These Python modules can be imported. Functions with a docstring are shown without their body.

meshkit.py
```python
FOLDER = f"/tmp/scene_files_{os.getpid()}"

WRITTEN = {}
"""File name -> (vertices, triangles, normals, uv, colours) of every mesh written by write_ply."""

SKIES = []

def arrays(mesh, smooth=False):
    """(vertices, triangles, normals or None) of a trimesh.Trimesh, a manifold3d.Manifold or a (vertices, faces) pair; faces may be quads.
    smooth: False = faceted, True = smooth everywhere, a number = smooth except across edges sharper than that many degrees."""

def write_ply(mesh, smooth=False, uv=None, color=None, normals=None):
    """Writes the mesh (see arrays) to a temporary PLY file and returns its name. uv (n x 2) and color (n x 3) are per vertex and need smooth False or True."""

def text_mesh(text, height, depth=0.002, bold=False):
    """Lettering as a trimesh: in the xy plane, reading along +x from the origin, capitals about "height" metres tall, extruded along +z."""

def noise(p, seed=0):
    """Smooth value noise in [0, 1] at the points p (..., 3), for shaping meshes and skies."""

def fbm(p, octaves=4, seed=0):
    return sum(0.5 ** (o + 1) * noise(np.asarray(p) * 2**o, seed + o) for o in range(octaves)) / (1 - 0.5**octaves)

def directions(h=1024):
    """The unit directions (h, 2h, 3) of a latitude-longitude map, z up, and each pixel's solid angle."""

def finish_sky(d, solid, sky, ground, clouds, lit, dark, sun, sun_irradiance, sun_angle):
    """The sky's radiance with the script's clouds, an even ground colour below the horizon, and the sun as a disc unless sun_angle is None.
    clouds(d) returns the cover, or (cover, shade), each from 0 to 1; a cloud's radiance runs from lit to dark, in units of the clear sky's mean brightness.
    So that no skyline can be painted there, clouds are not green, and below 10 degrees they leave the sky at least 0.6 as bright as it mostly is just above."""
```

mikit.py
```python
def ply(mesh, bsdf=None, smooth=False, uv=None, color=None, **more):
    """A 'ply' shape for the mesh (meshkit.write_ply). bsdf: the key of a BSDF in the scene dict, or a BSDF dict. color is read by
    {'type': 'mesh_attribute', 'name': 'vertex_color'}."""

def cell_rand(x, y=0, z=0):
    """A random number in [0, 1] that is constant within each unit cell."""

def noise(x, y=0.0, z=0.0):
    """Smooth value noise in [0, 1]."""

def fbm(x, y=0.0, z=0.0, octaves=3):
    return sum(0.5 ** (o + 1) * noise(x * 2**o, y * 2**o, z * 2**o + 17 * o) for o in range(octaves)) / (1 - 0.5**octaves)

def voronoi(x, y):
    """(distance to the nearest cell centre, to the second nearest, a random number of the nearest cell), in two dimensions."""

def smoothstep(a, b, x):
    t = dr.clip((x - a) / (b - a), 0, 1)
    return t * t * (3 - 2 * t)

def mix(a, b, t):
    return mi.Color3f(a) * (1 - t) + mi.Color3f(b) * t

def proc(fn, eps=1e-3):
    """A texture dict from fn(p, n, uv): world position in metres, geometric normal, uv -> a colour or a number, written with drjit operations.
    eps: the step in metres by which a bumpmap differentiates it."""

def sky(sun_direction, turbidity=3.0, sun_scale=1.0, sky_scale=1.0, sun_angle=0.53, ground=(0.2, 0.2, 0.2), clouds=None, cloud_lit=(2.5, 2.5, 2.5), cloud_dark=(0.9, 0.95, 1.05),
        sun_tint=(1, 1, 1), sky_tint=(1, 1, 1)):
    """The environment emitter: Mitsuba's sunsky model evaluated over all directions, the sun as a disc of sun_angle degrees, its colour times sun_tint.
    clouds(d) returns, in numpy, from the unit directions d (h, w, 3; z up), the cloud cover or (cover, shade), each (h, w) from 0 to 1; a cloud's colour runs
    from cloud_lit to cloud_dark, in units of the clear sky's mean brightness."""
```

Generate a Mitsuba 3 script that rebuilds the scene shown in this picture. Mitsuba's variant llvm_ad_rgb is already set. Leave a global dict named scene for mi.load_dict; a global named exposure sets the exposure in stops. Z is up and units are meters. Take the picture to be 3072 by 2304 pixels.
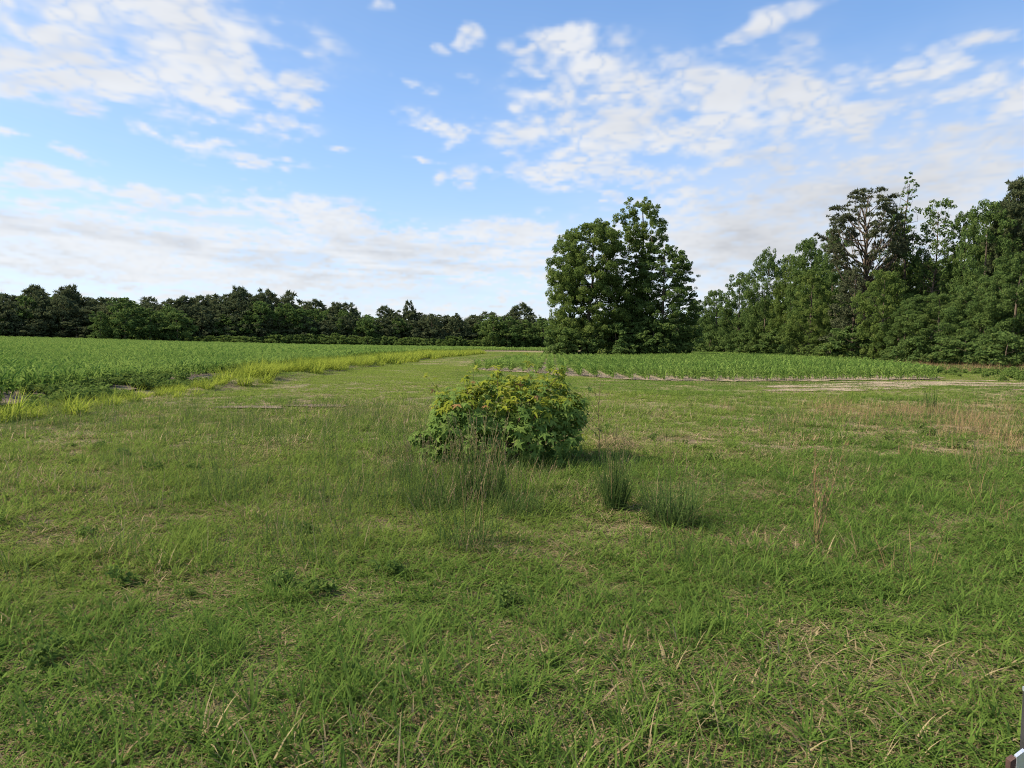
import math
import numpy as np
import drjit as dr
import mitsuba as mi
import mikit
import meshkit
from mikit import proc, noise, fbm, smoothstep, mix

T = mi.ScalarTransform4f
scene, labels = {"type": "scene"}, {}

# ------------------------------------------------------------------ camera
EYE = np.array([0.0, 0.0, 1.65])
FPX, PITCH, ROLL = 2130.0, math.radians(3.14), math.radians(0.8)
_fw = np.array([0, math.cos(PITCH), -math.sin(PITCH)])
_nu = np.array([0, math.sin(PITCH), math.cos(PITCH)])
_ex = np.array([1.0, 0, 0])
_rt = _ex * math.cos(ROLL) + _nu * math.sin(ROLL)
_up = -_ex * math.sin(ROLL) + _nu * math.cos(ROLL)
scene["camera"] = {"type": "perspective", "fov": 2 * math.degrees(math.atan(1536 / FPX)), "fov_axis": "x",
                   "near_clip": 0.05, "far_clip": 5000.0,
                   "to_world": T().look_at(origin=EYE.tolist(), target=(EYE + _fw).tolist(), up=_up.tolist())}

# ------------------------------------------------------------------ sky and sun
SUN_AZ, SUN_EL = math.radians(-91), math.radians(43)
SUN = [math.sin(SUN_AZ) * math.cos(SUN_EL), math.cos(SUN_AZ) * math.cos(SUN_EL), math.sin(SUN_EL)]
# cloud banks as (azimuth, elevation, half width, half height, tilt, density) in degrees of sky
BANKS = [(-30, 22.0, 13.0, 4.0, -6, 1.0), (-23.5, 20.8, 5.5, 4.4, -20, 1.0), (-34, 17.2, 9.0, 1.9, -4, 0.95), (-25, 17.0, 7.5, 1.6, -10, 0.95), (-20, 18.4, 6.0, 1.3, -12, 0.9),
         (-36, 15.0, 3.2, 0.5, -3, 0.8), (-31.0, 14.9, 2.8, 0.6, -12, 0.75), (-27.2, 14.1, 2.8, 0.5, -14, 0.75), (-22.6, 13.5, 5.0, 0.75, -6, 0.85), (-18.5, 13.6, 3.0, 0.3, -3, 0.6), (-13.0, 14.4, 2.4, 0.4, 3, 0.75),
         (-31.8, 12.3, 2.6, 0.4, -8, 0.8), (-37.5, 13.2, 2.5, 0.5, -6, 0.75), (-6.5, 16.6, 3.3, 0.75, -14, 0.9), (-4.6, 22.7, 0.8, 1.2, 20, 0.75), (-6.2, 21.6, 0.6, 0.4, 0, 0.6), (-4.6, 19.5, 1.0, 0.6, 0, 0.6), (-11.0, 24.0, 1.0, 0.4, 0, 0.5),
         (-9.5, 19.4, 2.6, 0.4, -8, 0.5), (-3.2, 13.0, 2.0, 0.9, 10, 0.75), (-6.0, 14.2, 1.6, 0.3, -4, 0.6),
         (-33, 10.2, 6.5, 0.65, -4, 0.85), (-25, 9.8, 6.0, 0.8, -3, 0.8), (-15.5, 9.2, 7.5, 1.9, -8, 1.0), (-28, 7.0, 17.0, 1.9, -2, 1.0), (-8, 7.2, 15.0, 2.2, -2, 1.0), (0, 8.6, 9.0, 1.3, 0, 0.85), (-25, 5.0, 20, 1.4, 0, 0.9), (4, 6.0, 12, 1.0, 0, 0.7),
         (-20, 2.6, 24, 1.0, 0, 0.75), (20, 4.0, 24, 1.6, 0, 0.75),
         (3.5, 22.6, 5.8, 0.95, 5, 0.9), (17.0, 22.4, 6.6, 0.85, 13, 0.85), (4.8, 19.8, 6.0, 2.2, 0, 0.9), (13.5, 19.3, 8.5, 2.5, 0, 0.95), (7.5, 16.8, 9.5, 2.2, 0, 1.0), (18.5, 17.0, 9.0, 2.0, 4, 0.95), (4.0, 13.8, 7.5, 1.0, 5, 0.9), (11.0, 13.3, 7.0, 1.1, 8, 0.95), (17, 14.6, 6, 0.8, 8, 0.8),
         (29.5, 18.6, 6.8, 0.8, 4, 0.8), (24.5, 16.0, 6.8, 0.9, 8, 0.85), (33.5, 17.1, 4.0, 0.7, 5, 0.75), (29, 13.2, 12, 3.0, 6, 0.85), (25, 10.5, 15, 3.2, 4, 0.9), (16, 8.0, 11, 2.8, 0, 0.95), (30, 7.5, 14, 3.0, 0, 0.9), (7.5, 11.4, 3.6, 0.3, -6, 0.5),
         (36, 15.5, 5, 1.6, 0, 0.8), (52, 14, 14, 6, 0, 0.8), (-52, 18, 14, 7, 0, 0.9), (-70, 26, 18, 7, 0, 0.6), (60, 30, 20, 6, 10, 0.7), (-20, 38, 25, 5, -8, 0.7), (20, 46, 20, 8, 10, 0.6)]
THIN = [(27, 11.5, 16, 4.5, 3), (20, 8.0, 14, 4, 0), (52, 14, 14, 6, 0)]


def clouds(d):
    az, el = np.degrees(np.arctan2(d[..., 0], d[..., 1])), np.degrees(np.arcsin(d[..., 2]))
    z = np.maximum(d[..., 2], 0) + 0.10
    P = np.stack([d[..., 0] / z, d[..., 1] / z, 0 * z], -1)
    wx, wy = meshkit.fbm(P * 2.2, 3, 11) - 0.5, meshkit.fbm(P * 2.2, 3, 12) - 0.5
    wx2, wy2 = meshkit.fbm(P * 7.0, 3, 13) - 0.5, meshkit.fbm(P * 7.0, 3, 14) - 0.5
    azw, elw = az + 4.5 * wx + 3.0 * wx2, el + 2.0 * wy + 1.3 * wy2
    m = np.zeros(az.shape)
    for a, e, rx, ry, rot, s in BANKS:
        c, n = math.cos(math.radians(rot)), math.sin(math.radians(rot))
        x, y = (azw - a) * c + (elw - e) * n, -(azw - a) * n + (elw - e) * c
        r = np.sqrt((x / rx) ** 2 + (y / ry) ** 2)
        m = np.maximum(m, s * np.clip(1.35 - r, 0, 1))
    # the rest of the sky, out of this view: the same kind of broken cloud
    back = np.clip((np.abs(az) - 75) / 40, 0, 1) + np.clip((el - 48) / 20, 0, 1)
    m = np.maximum(m, np.clip(back, 0, 1) * np.clip(1.7 * meshkit.fbm(P * 0.8, 3, 5) - 0.35, 0, 0.9))
    cells = meshkit.fbm(P * [9.5, 8.0, 1] + np.stack([wx, wy, 0 * wx], -1) * 2.0, 4, 21)
    fine = meshkit.fbm(P * [22, 16, 1] + np.stack([wy, wx, 0 * wx], -1) * 3.0, 3, 31)
    v = m * 1.18 + (cells - 0.5) * 1.7 + (fine - 0.5) * 1.5 - 0.08
    t = np.clip(v / 1.15, 0, 1)
    cover = t * t * (3 - 2 * t)
    warp = np.stack([wx + wx2, wy + wy2, 0 * wx], -1) * 0.5
    crack = np.abs(2 * meshkit.fbm(P * [5.2, 6.2, 1] + warp, 2, 71) - 1)
    crack2 = np.abs(2 * meshkit.fbm(P * [11, 13, 1] + warp * 2, 2, 72) - 1)
    gap = (1 - 0.62 * (1 - np.clip(crack / 0.16, 0, 1)) ** 1.5) * (1 - 0.40 * (1 - np.clip(crack2 / 0.20, 0, 1)) ** 1.5)
    gap = 1 - (1 - gap) * np.clip((el - 9) / 4, 0, 1)
    cover = np.where(m > 0.001, cover * gap, 0) * np.clip(m * 3, 0, 1)
    band = np.exp(-((el - 6.2) / 3.0) ** 2) * np.clip(0.25 + 1.5 * (meshkit.fbm(np.stack([az * 0.09, el * 0.55, 0 * az], -1), 4, 81) - 0.3), 0, 1)
    cover = 1 - (1 - cover) * (1 - 0.85 * band)
    veil = np.zeros(az.shape)
    for a, e, rx, ry, rot in THIN:
        r = ((azw - a) / rx) ** 2 + ((elw - e) / ry) ** 2
        veil = np.maximum(veil, np.exp(-1.3 * r))
    sheet_ = np.zeros(az.shape)
    for a, e, rx, ry, k in ((12, 17.5, 15, 4.5, 0.45), (-30, 20, 14, 5.5, 0.35), (30, 16, 12, 4, 0.4)):
        sheet_ = np.maximum(sheet_, k * np.exp(-1.2 * (((azw - a) / rx) ** 2 + ((elw - e) / ry) ** 2)))
    veil = 1 - (1 - veil) * (1 - sheet_ * np.clip(0.4 + 1.6 * (cells - 0.3), 0, 1))
    horizon = np.exp(-np.maximum(el, 0) / 5.0)
    cover = 1 - (1 - 0.90 * cover) * (1 - 0.62 * veil) * (1 - 0.92 * horizon)
    # greyer where thick and low
    streak = meshkit.fbm(np.stack([az * 0.16, el * 1.5 + az * 0.05, 0 * az], -1), 4, 44)
    sh = np.clip((meshkit.fbm(P * [4.2, 3.0, 1], 4, 52) - 0.42) * 2.2, 0, 1) * np.clip(v, 0, 1) + 0.35 * (1 - np.clip(crack2 / 0.3, 0, 1)) * np.clip(v, 0, 1)
    low = np.exp(-((el - 6.6) / 2.6) ** 2) * np.clip((streak - 0.50) * 5, 0, 1) * np.clip((28 - az) / 16, 0, 1)
    shade = np.clip(0.12 + 0.30 * sh + 0.32 * low + 0.42 * veil * np.clip(az / 20, 0, 1), 0, 1)
    return cover, shade


scene["sky"] = mikit.sky(SUN, turbidity=3.0, sun_angle=1.2, clouds=clouds, cloud_lit=(1.78, 1.80, 1.83), cloud_dark=(1.05, 1.08, 1.15), ground=(0.10, 0.12, 0.05), sky_tint=(0.95, 0.99, 1.10), sky_scale=0.98)
exposure = 2.65


# ------------------------------------------------------------------ terrain
def sstep(a, b, x):
    t = np.clip((np.asarray(x, float) - a) / (b - a), 0, 1)
    return t * t * (3 - 2 * t)


def terrain(x, y):
    x, y = np.asarray(x, float), np.asarray(y, float)
    z = 1.25 * sstep(45, 160, -x) * sstep(60, 200, y)
    z = z + 0.22 * sstep(8, 20, x) * sstep(14, 30, y)
    p = np.stack([x, y, 0 * x], -1)
    r2 = np.sqrt(x * x + y * y)
    z = z + (meshkit.fbm(p * 0.35, 2, 3) - 0.5) * 0.16 * np.exp(-r2 / 40) + (meshkit.noise(p * 0.05, 4) - 0.5) * 0.12
    z = z - 0.22 * np.exp(-((x + 11.6) / 1.3) ** 2) * sstep(8, 14, y) * (1 - sstep(90, 130, y))     # shallow ditch at the edge of the left field
    z = z + 0.20 * np.exp(-((x + 9.9) / 0.7) ** 2) * sstep(18, 26, y) * (1 - sstep(90, 120, y))
    return z


_z0 = float(terrain(np.array([0.0]), np.array([0.0]))[0])


def tz(x, y):
    return terrain(x, y) - _z0


def ray(px, py):
    d = _fw + _rt * (px - 1536) / FPX - _up * (py - 1152) / FPX
    return d


def at(px, py, Y):
    """The point at depth Y on the photograph's line of sight (px, py)."""
    d = ray(px, py)
    return EYE + d * (Y / d[1])


def on_ground(px, py):
    d = ray(px, py)
    lo = 0.5
    for t in np.arange(1.0, 400, 0.05):
        p = EYE + d * t
        if p[2] <= tz(np.array([p[0]]), np.array([p[1]]))[0]:
            return p
    return EYE + d * 400


# ------------------------------------------------------------------ materials
def thin(name, fn, rough=0.5, trans=0.9, spec=1.45):
    scene[name] = {"type": "principledthin", "base_color": proc(fn), "roughness": rough, "diff_trans": trans, "eta": spec}


def solid(name, fn, rough=0.9, spec=0.3):
    scene[name] = {"type": "twosided", "bsdf": {"type": "principled", "base_color": proc(fn), "roughness": rough, "specular": spec}}


def sel(m, a, b):
    return dr.select(m, mi.Color3f(a), mi.Color3f(b))


def leafy(dark, mid, bright, scale=0.9, amount=0.5):
    """A leaf colour: uv.x is one random number per leaf, uv.y one per clump; patches by place."""
    def fn(p, n, uv):
        g = fbm(p.x * scale, p.y * scale, p.z * scale, 2)
        t = dr.clip(uv.x * 0.45 + uv.y * 0.35 + (g - 0.5) * amount + 0.1, 0, 1)
        return sel(t < 0.5, mix(dark, mid, t * 2), mix(mid, bright, t * 2 - 1))
    return fn


def grass_fn(p, n, uv):
    big = fbm(p.x * 0.16, p.y * 0.16, 3.0, 3)
    med = fbm(p.x * 0.9, p.y * 0.9, 7.0, 2)
    rust = smoothstep(5.5, 9.0, p.x) * smoothstep(8.0, 12.0, p.y) * (1 - smoothstep(19.0, 22.0, p.y))
    dry = 0.09 + 0.20 * smoothstep(0.50, 0.75, med) + 0.10 * smoothstep(0.5, 0.75, big) + 0.15 * rust
    lane = smoothstep(-9.5, -8.5, p.x) * (1 - 0.6 * smoothstep(3.0, 9.0, p.x)) * smoothstep(17.0, 22.0, p.y + 3 * (med - 0.5))      # the mown strip
    dry = dry * (1 - 0.75 * lane)
    t = uv.y
    green = mix(mix((0.082, 0.160, 0.034), (0.150, 0.240, 0.054), t), (0.195, 0.270, 0.060), smoothstep(0.40, 0.62, big) * 0.6 + 0.25 * lane)
    straw = mix((0.20, 0.165, 0.095), (0.42, 0.36, 0.22), t)
    straw = mix(straw, (0.24, 0.17, 0.08), rust * 0.4)
    return sel(uv.x < dry, straw, green)


def tall_fn(p, n, uv):
    green = mix((0.070, 0.125, 0.036), (0.125, 0.180, 0.055), uv.y)
    straw = mix((0.25, 0.20, 0.10), (0.36, 0.31, 0.19), uv.y)
    return sel(uv.x < 0.12, straw, green)


def yellow_fn(p, n, uv):
    return mix(mix((0.165, 0.25, 0.034), (0.275, 0.345, 0.055), uv.x), (0.34, 0.36, 0.08), 0.5 * uv.y * fbm(p.x * 0.4, p.y * 0.4, 0.0, 2))


def corn_fn(p, n, uv):
    g = fbm(p.x * 0.25, p.y * 0.25, 1.0, 2)
    return mix((0.085, 0.175, 0.038), (0.21, 0.315, 0.080), dr.clip(0.75 * uv.x + 0.35 * uv.y + (g - 0.5) * 0.8, 0, 1))


def ground_fn(p, n, uv):
    a, b, c = fbm(p.x * 0.5, p.y * 0.5, 0.0, 3), fbm(p.x * 6, p.y * 6, 0.0, 3), fbm(p.x * 40, p.y * 40, 0.0, 2)
    thatch = mix((0.060, 0.048, 0.030), (0.20, 0.165, 0.10), smoothstep(0.3, 0.75, 0.5 * b + 0.5 * c))
    green = mix((0.050, 0.068, 0.022), (0.090, 0.110, 0.034), c)
    return mix(thatch, green, smoothstep(0.36, 0.60, 0.6 * a + 0.4 * b) * 0.6)


def soil_fn(p, n, uv):
    b, c = fbm(p.x * 3.5, p.y * 3.5, 0.0, 3), fbm(p.x * 30, p.y * 30, 0.0, 2)
    return mix((0.055, 0.044, 0.034), (0.165, 0.135, 0.10), smoothstep(0.32, 0.72, 0.45 * b + 0.55 * c))


def sand_fn(p, n, uv):
    b, c = fbm(p.x * 1.6, p.y * 2.6, 0.0, 3), fbm(p.x * 22, p.y * 22, 0.0, 2)
    return mix((0.085, 0.072, 0.052), (0.20, 0.172, 0.130), smoothstep(0.25, 0.75, 0.5 * b + 0.5 * c))


def bark(a, b, s=9.0):
    def fn(p, n, uv):
        return mix(a, b, fbm(p.x * s, p.y * s, p.z * s * 0.25, 3))
    return fn


thin("grass_blades", grass_fn, 0.32, 0.95, 1.55)
thin("tall_grass_blades", tall_fn, 0.4, 0.9)
thin("clump_blades", lambda p, n, uv: sel(uv.x < 0.06, mix((0.20, 0.165, 0.09), (0.33, 0.28, 0.17), uv.y), mix((0.060, 0.118, 0.036), (0.112, 0.175, 0.054), uv.y)), 0.38, 0.8)
thin("yellow_grass_blades", yellow_fn, 0.5, 1.15)
thin("corn_blades", corn_fn, 0.24, 0.75, 1.65)
thin("straw_blades", lambda p, n, uv: mix((0.18, 0.14, 0.085), (0.38, 0.31, 0.20), uv.x), 0.6, 0.5)
thin("rust_blades", lambda p, n, uv: mix((0.19, 0.135, 0.07), (0.36, 0.27, 0.16), uv.x), 0.6, 0.5)
thin("weed_blades", leafy((0.066, 0.125, 0.032), (0.112, 0.180, 0.046), (0.17, 0.23, 0.062), 1.2), 0.45, 0.8)
thin("leaf_mid", leafy((0.055, 0.104, 0.036), (0.096, 0.162, 0.050), (0.155, 0.215, 0.068)), 0.40, 0.85)
thin("leaf_bright", leafy((0.070, 0.125, 0.036), (0.122, 0.190, 0.052), (0.185, 0.240, 0.070)), 0.40, 0.9)
thin("needles", leafy((0.056, 0.082, 0.046), (0.088, 0.116, 0.060), (0.130, 0.152, 0.076)), 0.5, 0.7)
thin("pine_olive", leafy((0.048, 0.066, 0.038), (0.078, 0.098, 0.054), (0.120, 0.136, 0.076)), 0.55, 0.6)
thin("hedge_leaves", leafy((0.060, 0.105, 0.034), (0.105, 0.165, 0.048), (0.16, 0.215, 0.065), 0.3), 0.5, 0.6)
thin("bush_leaves", leafy((0.088, 0.165, 0.046), (0.155, 0.255, 0.068), (0.24, 0.33, 0.090), 3.0), 0.25, 0.95, 1.65)
thin("young_bush_leaves", leafy((0.16, 0.22, 0.03), (0.25, 0.31, 0.045), (0.34, 0.34, 0.07), 5.0), 0.38, 1.0)
thin("red_bush_leaves", leafy((0.20, 0.12, 0.06), (0.30, 0.19, 0.09), (0.34, 0.27, 0.12), 5.0), 0.38, 0.9)
solid("ground_cover", ground_fn)
solid("field_soil", soil_fn)
solid("sandy_soil", sand_fn)
solid("trunk_bark", bark((0.045, 0.036, 0.028), (0.15, 0.125, 0.10)))
solid("pale_bark", bark((0.10, 0.085, 0.07), (0.26, 0.23, 0.20)))
solid("stem_bark", bark((0.07, 0.05, 0.03), (0.16, 0.12, 0.08), 40))
solid("post_grey", bark((0.020, 0.022, 0.024), (0.045, 0.048, 0.052), 60), 0.6)
scene["post_metal"] = {"type": "twosided", "bsdf": {"type": "principled", "base_color": proc(bark((0.50, 0.58, 0.72), (0.60, 0.68, 0.82), 30)), "roughness": 0.3, "metallic": 0.7}}
solid("post_rust", bark((0.035, 0.022, 0.020), (0.075, 0.045, 0.040), 50), 0.7)


# ------------------------------------------------------------------ helpers
class MB:
    def __init__(self):
        self.v, self.f, self.uv, self.n = [], [], [], 0

    def add(self, v, f, uv=None):
        v, f = np.asarray(v, float), np.asarray(f, int)
        self.v.append(v)
        self.f.append(f + self.n)
        self.uv.append(np.zeros((len(v), 2)) if uv is None else np.asarray(uv, float))
        self.n += len(v)

    def ply(self, bsdf, smooth=False):
        return mikit.ply((np.vstack(self.v), np.vstack(self.f)), bsdf, smooth=smooth, uv=np.vstack(self.uv))


def tube(pts, rad, k=6):
    pts, rad = np.asarray(pts, float), np.asarray(rad, float)
    t = np.gradient(pts, axis=0)
    t /= np.linalg.norm(t, axis=1, keepdims=True) + 1e-9
    a = np.cross(t, [0.31, 0.95, 0.05])
    a /= np.linalg.norm(a, axis=1, keepdims=True) + 1e-9
    b = np.cross(t, a)
    ang = np.arange(k) * 2 * np.pi / k
    ring = (np.cos(ang)[None, :, None] * a[:, None] + np.sin(ang)[None, :, None] * b[:, None]) * rad[:, None, None] + pts[:, None]
    n = len(pts)
    v = ring.reshape(-1, 3)
    i, j = np.meshgrid(np.arange(n - 1), np.arange(k), indexing="ij")
    q = np.stack([i * k + j, i * k + (j + 1) % k, (i + 1) * k + (j + 1) % k, (i + 1) * k + j], -1).reshape(-1, 4)
    f = np.vstack([q[:, [0, 1, 2]], q[:, [0, 2, 3]]])
    return v, f


def numbered(name):
    if not any(k == name or k.startswith(name + "__") for k in scene):
        return name
    for i in range(1, 10000):
        key = f"{name}_{i:03d}"
        if key not in _used:
            return key


_used = {}


def new_key(name):
    i = _used.get(name, -1) + 1
    _used[name] = i
    return name if i == 0 else f"{name}_{i:03d}"


def tag(key, label, cat=None, group=None, kind=None):
    labels[key] = {"label": label}
    if cat:
        labels[key]["category"] = cat
    if group:
        labels[key]["group"] = group
    if kind:
        labels[key]["kind"] = kind


def M(x, y, z, rot=0.0, s=1.0, sz=None, tilt=(0, 0)):
    sx, sy = (s, s) if np.isscalar(s) else s
    m = np.diag([sx, sy, sz if sz is not None else (s if np.isscalar(s) else 1.0), 1.0])
    c, n = math.cos(rot), math.sin(rot)
    r = np.array([[c, -n, 0, 0], [n, c, 0, 0], [0, 0, 1, 0], [0, 0, 0, 1.0]])
    k = np.eye(4)
    k[0, 2], k[1, 2] = tilt
    out = k @ r @ m
    out[:3, 3] = [x, y, z]
    return T(out)


def blades(rng, n, spread, length, width, tilt, curl, segs, flat=0.0, ux=(0.0, 1.0)):
    """n grass blades about the origin: (vertices, faces, uv)."""
    r = spread * np.sqrt(rng.random(n))
    a = rng.random(n) * 2 * np.pi
    base = np.stack([r * np.cos(a), r * np.sin(a), -0.01 + 0 * r], -1)
    az = np.where(rng.random(n) < 0.35, a, rng.random(n) * 2 * np.pi)
    L = length[0] + (length[1] - length[0]) * rng.random(n) ** 1.5
    W = width[0] + (width[1] - width[0]) * rng.random(n)
    th = tilt[0] + (tilt[1] - tilt[0]) * rng.random(n)
    ka = curl[0] + (curl[1] - curl[0]) * rng.random(n)
    tw = rng.normal(0, 0.35, n)
    out = [np.stack([np.cos(az), np.sin(az)], -1)]
    pos, rows = base.copy(), []
    for s in range(segs + 1):
        q = s / segs
        w = W * (1 - q ** 2.2) * (0.75 + 0.25 * (1 - abs(q - 0.3)))
        side = np.stack([-np.sin(az + tw * q), np.cos(az + tw * q), 0 * az], -1) * w[:, None] * 0.5
        if s < segs:
            rows.append(pos - side)
            rows.append(pos + side)
        else:
            rows.append(pos)
        ang = th + ka * (q + 0.5 / segs)
        d = np.stack([np.cos(az) * np.sin(ang), np.sin(az) * np.sin(ang), np.cos(ang)], -1)
        pos = pos + d * (L / segs)[:, None]
    if flat:
        lift = 0.022 * np.random.default_rng(n).random(n)
        for r_ in rows:
            r_[:, 2] = np.maximum(r_[:, 2] * flat, 0.004) + lift
    V = np.stack(rows, 1)
    k = V.shape[1]
    f = []
    for s in range(segs - 1):
        b = 2 * s
        f += [[b, b + 1, b + 3], [b, b + 3, b + 2]]
    f.append([2 * segs - 2, 2 * segs - 1, 2 * segs])
    F = (np.array(f)[None] + (np.arange(n) * k)[:, None, None]).reshape(-1, 3)
    uv = np.repeat(np.stack([ux[0] + (ux[1] - ux[0]) * rng.random(n), rng.random(n)], -1), k, axis=0)
    return V.reshape(-1, 3), F, uv


def cards(rng, centers, radii, per, size, squash=0.75, upbias=0.35, hang=0.25, fill=0.45):
    """Leaf sprays over clumps: rhombs folded along the midrib. per: cards of each clump."""
    C = np.repeat(centers, per, axis=0)
    R = np.repeat(radii, per)
    cv = np.repeat(rng.random(len(centers)), per)
    n = len(C)
    d = rng.normal(size=(n, 3))
    d /= np.linalg.norm(d, axis=1, keepdims=True)
    rad = fill + (1 - fill) * rng.random(n) ** 0.6
    P = C + d * (R * rad)[:, None] * np.array([1, 1, squash])
    N = d * 0.6 + np.array([0, 0, upbias]) + rng.normal(size=(n, 3)) * 0.45
    N /= np.linalg.norm(N, axis=1, keepdims=True)
    A = d * 0.7 + rng.normal(size=(n, 3)) * 0.6 + np.array([0, 0, -hang])
    A -= N * (A * N).sum(1, keepdims=True)
    A /= np.linalg.norm(A, axis=1, keepdims=True)
    B = np.cross(N, A)
    s = (size * (0.6 + 0.8 * rng.random(n)))[:, None]
    fold = N * s * 0.12
    V = np.stack([P - A * s * 0.5, P + B * s * 0.32 + fold, P + A * s * 0.55, P - B * s * 0.32 + fold], 1)
    F = (np.array([[0, 1, 2], [0, 2, 3]])[None] + (np.arange(n) * 4)[:, None, None]).reshape(-1, 3)
    uv = np.repeat(np.stack([rng.random(n), cv], -1), 4, axis=0)
    return V.reshape(-1, 3), F, uv


def needle_cards(rng, centers, radii, per, size, squash=0.6):
    """Needle tufts: narrow triangles pointing out of each clump."""
    C = np.repeat(centers, per, axis=0)
    R = np.repeat(radii, per)
    cv = np.repeat(rng.random(len(centers)), per)
    n = len(C)
    d = rng.normal(size=(n, 3))
    d[:, 2] = np.abs(d[:, 2]) * 0.9 - 0.25
    d /= np.linalg.norm(d, axis=1, keepdims=True)
    P = C + d * (R * (0.25 + 0.75 * rng.random(n) ** 0.7))[:, None] * np.array([1, 1, squash])
    A = d + rng.normal(size=(n, 3)) * 0.5
    A /= np.linalg.norm(A, axis=1, keepdims=True)
    B = np.cross(A, rng.normal(size=(n, 3)))
    B /= np.linalg.norm(B, axis=1, keepdims=True)
    s = (size * (0.6 + 0.8 * rng.random(n)))[:, None]
    V = np.stack([P - B * s * 0.22, P + B * s * 0.22, P + A * s], 1)
    F = np.arange(n * 3).reshape(-1, 3)
    uv = np.repeat(np.stack([rng.random(n), cv], -1), 3, axis=0)
    return V.reshape(-1, 3), F, uv


def rest(V, F, uv, bsdf):
    mb = MB()
    mb.add(V, F, uv)
    return mb.ply(bsdf)


# ------------------------------------------------------------------ ground
def left_edge(y):
    """x of the edge of the left corn field."""
    return -13.3 - 0.02 * np.maximum(y - 40, 0) + 0.16 * np.maximum(y - 120, 0) + 22 * sstep(180, 200, y)


RIGHT_POLY = np.array([(-2.4, 43), (1.2, 38.5), (5.5, 32.8), (12, 31.6), (19.2, 31.8), (24, 42), (30.5, 62), (35.5, 88), (37, 122), (24.5, 122), (23.5, 87), (4.0, 84), (3.0, 74), (0.5, 74)])


def inside(poly, x, y):
    x, y = np.asarray(x, float), np.asarray(y, float)
    c = np.zeros(x.shape, bool)
    for (x0, y0), (x1, y1) in zip(poly, np.roll(poly, -1, 0)):
        hit = ((y0 > y) != (y1 > y)) & (x < (x1 - x0) * (y - y0) / (y1 - y0 + 1e-12) + x0)
        c ^= hit
    return c


def in_left(x, y):
    return (x < left_edge(y)) & (y > 2) & (y < 204 + 0.34 * (x + 147))


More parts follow.
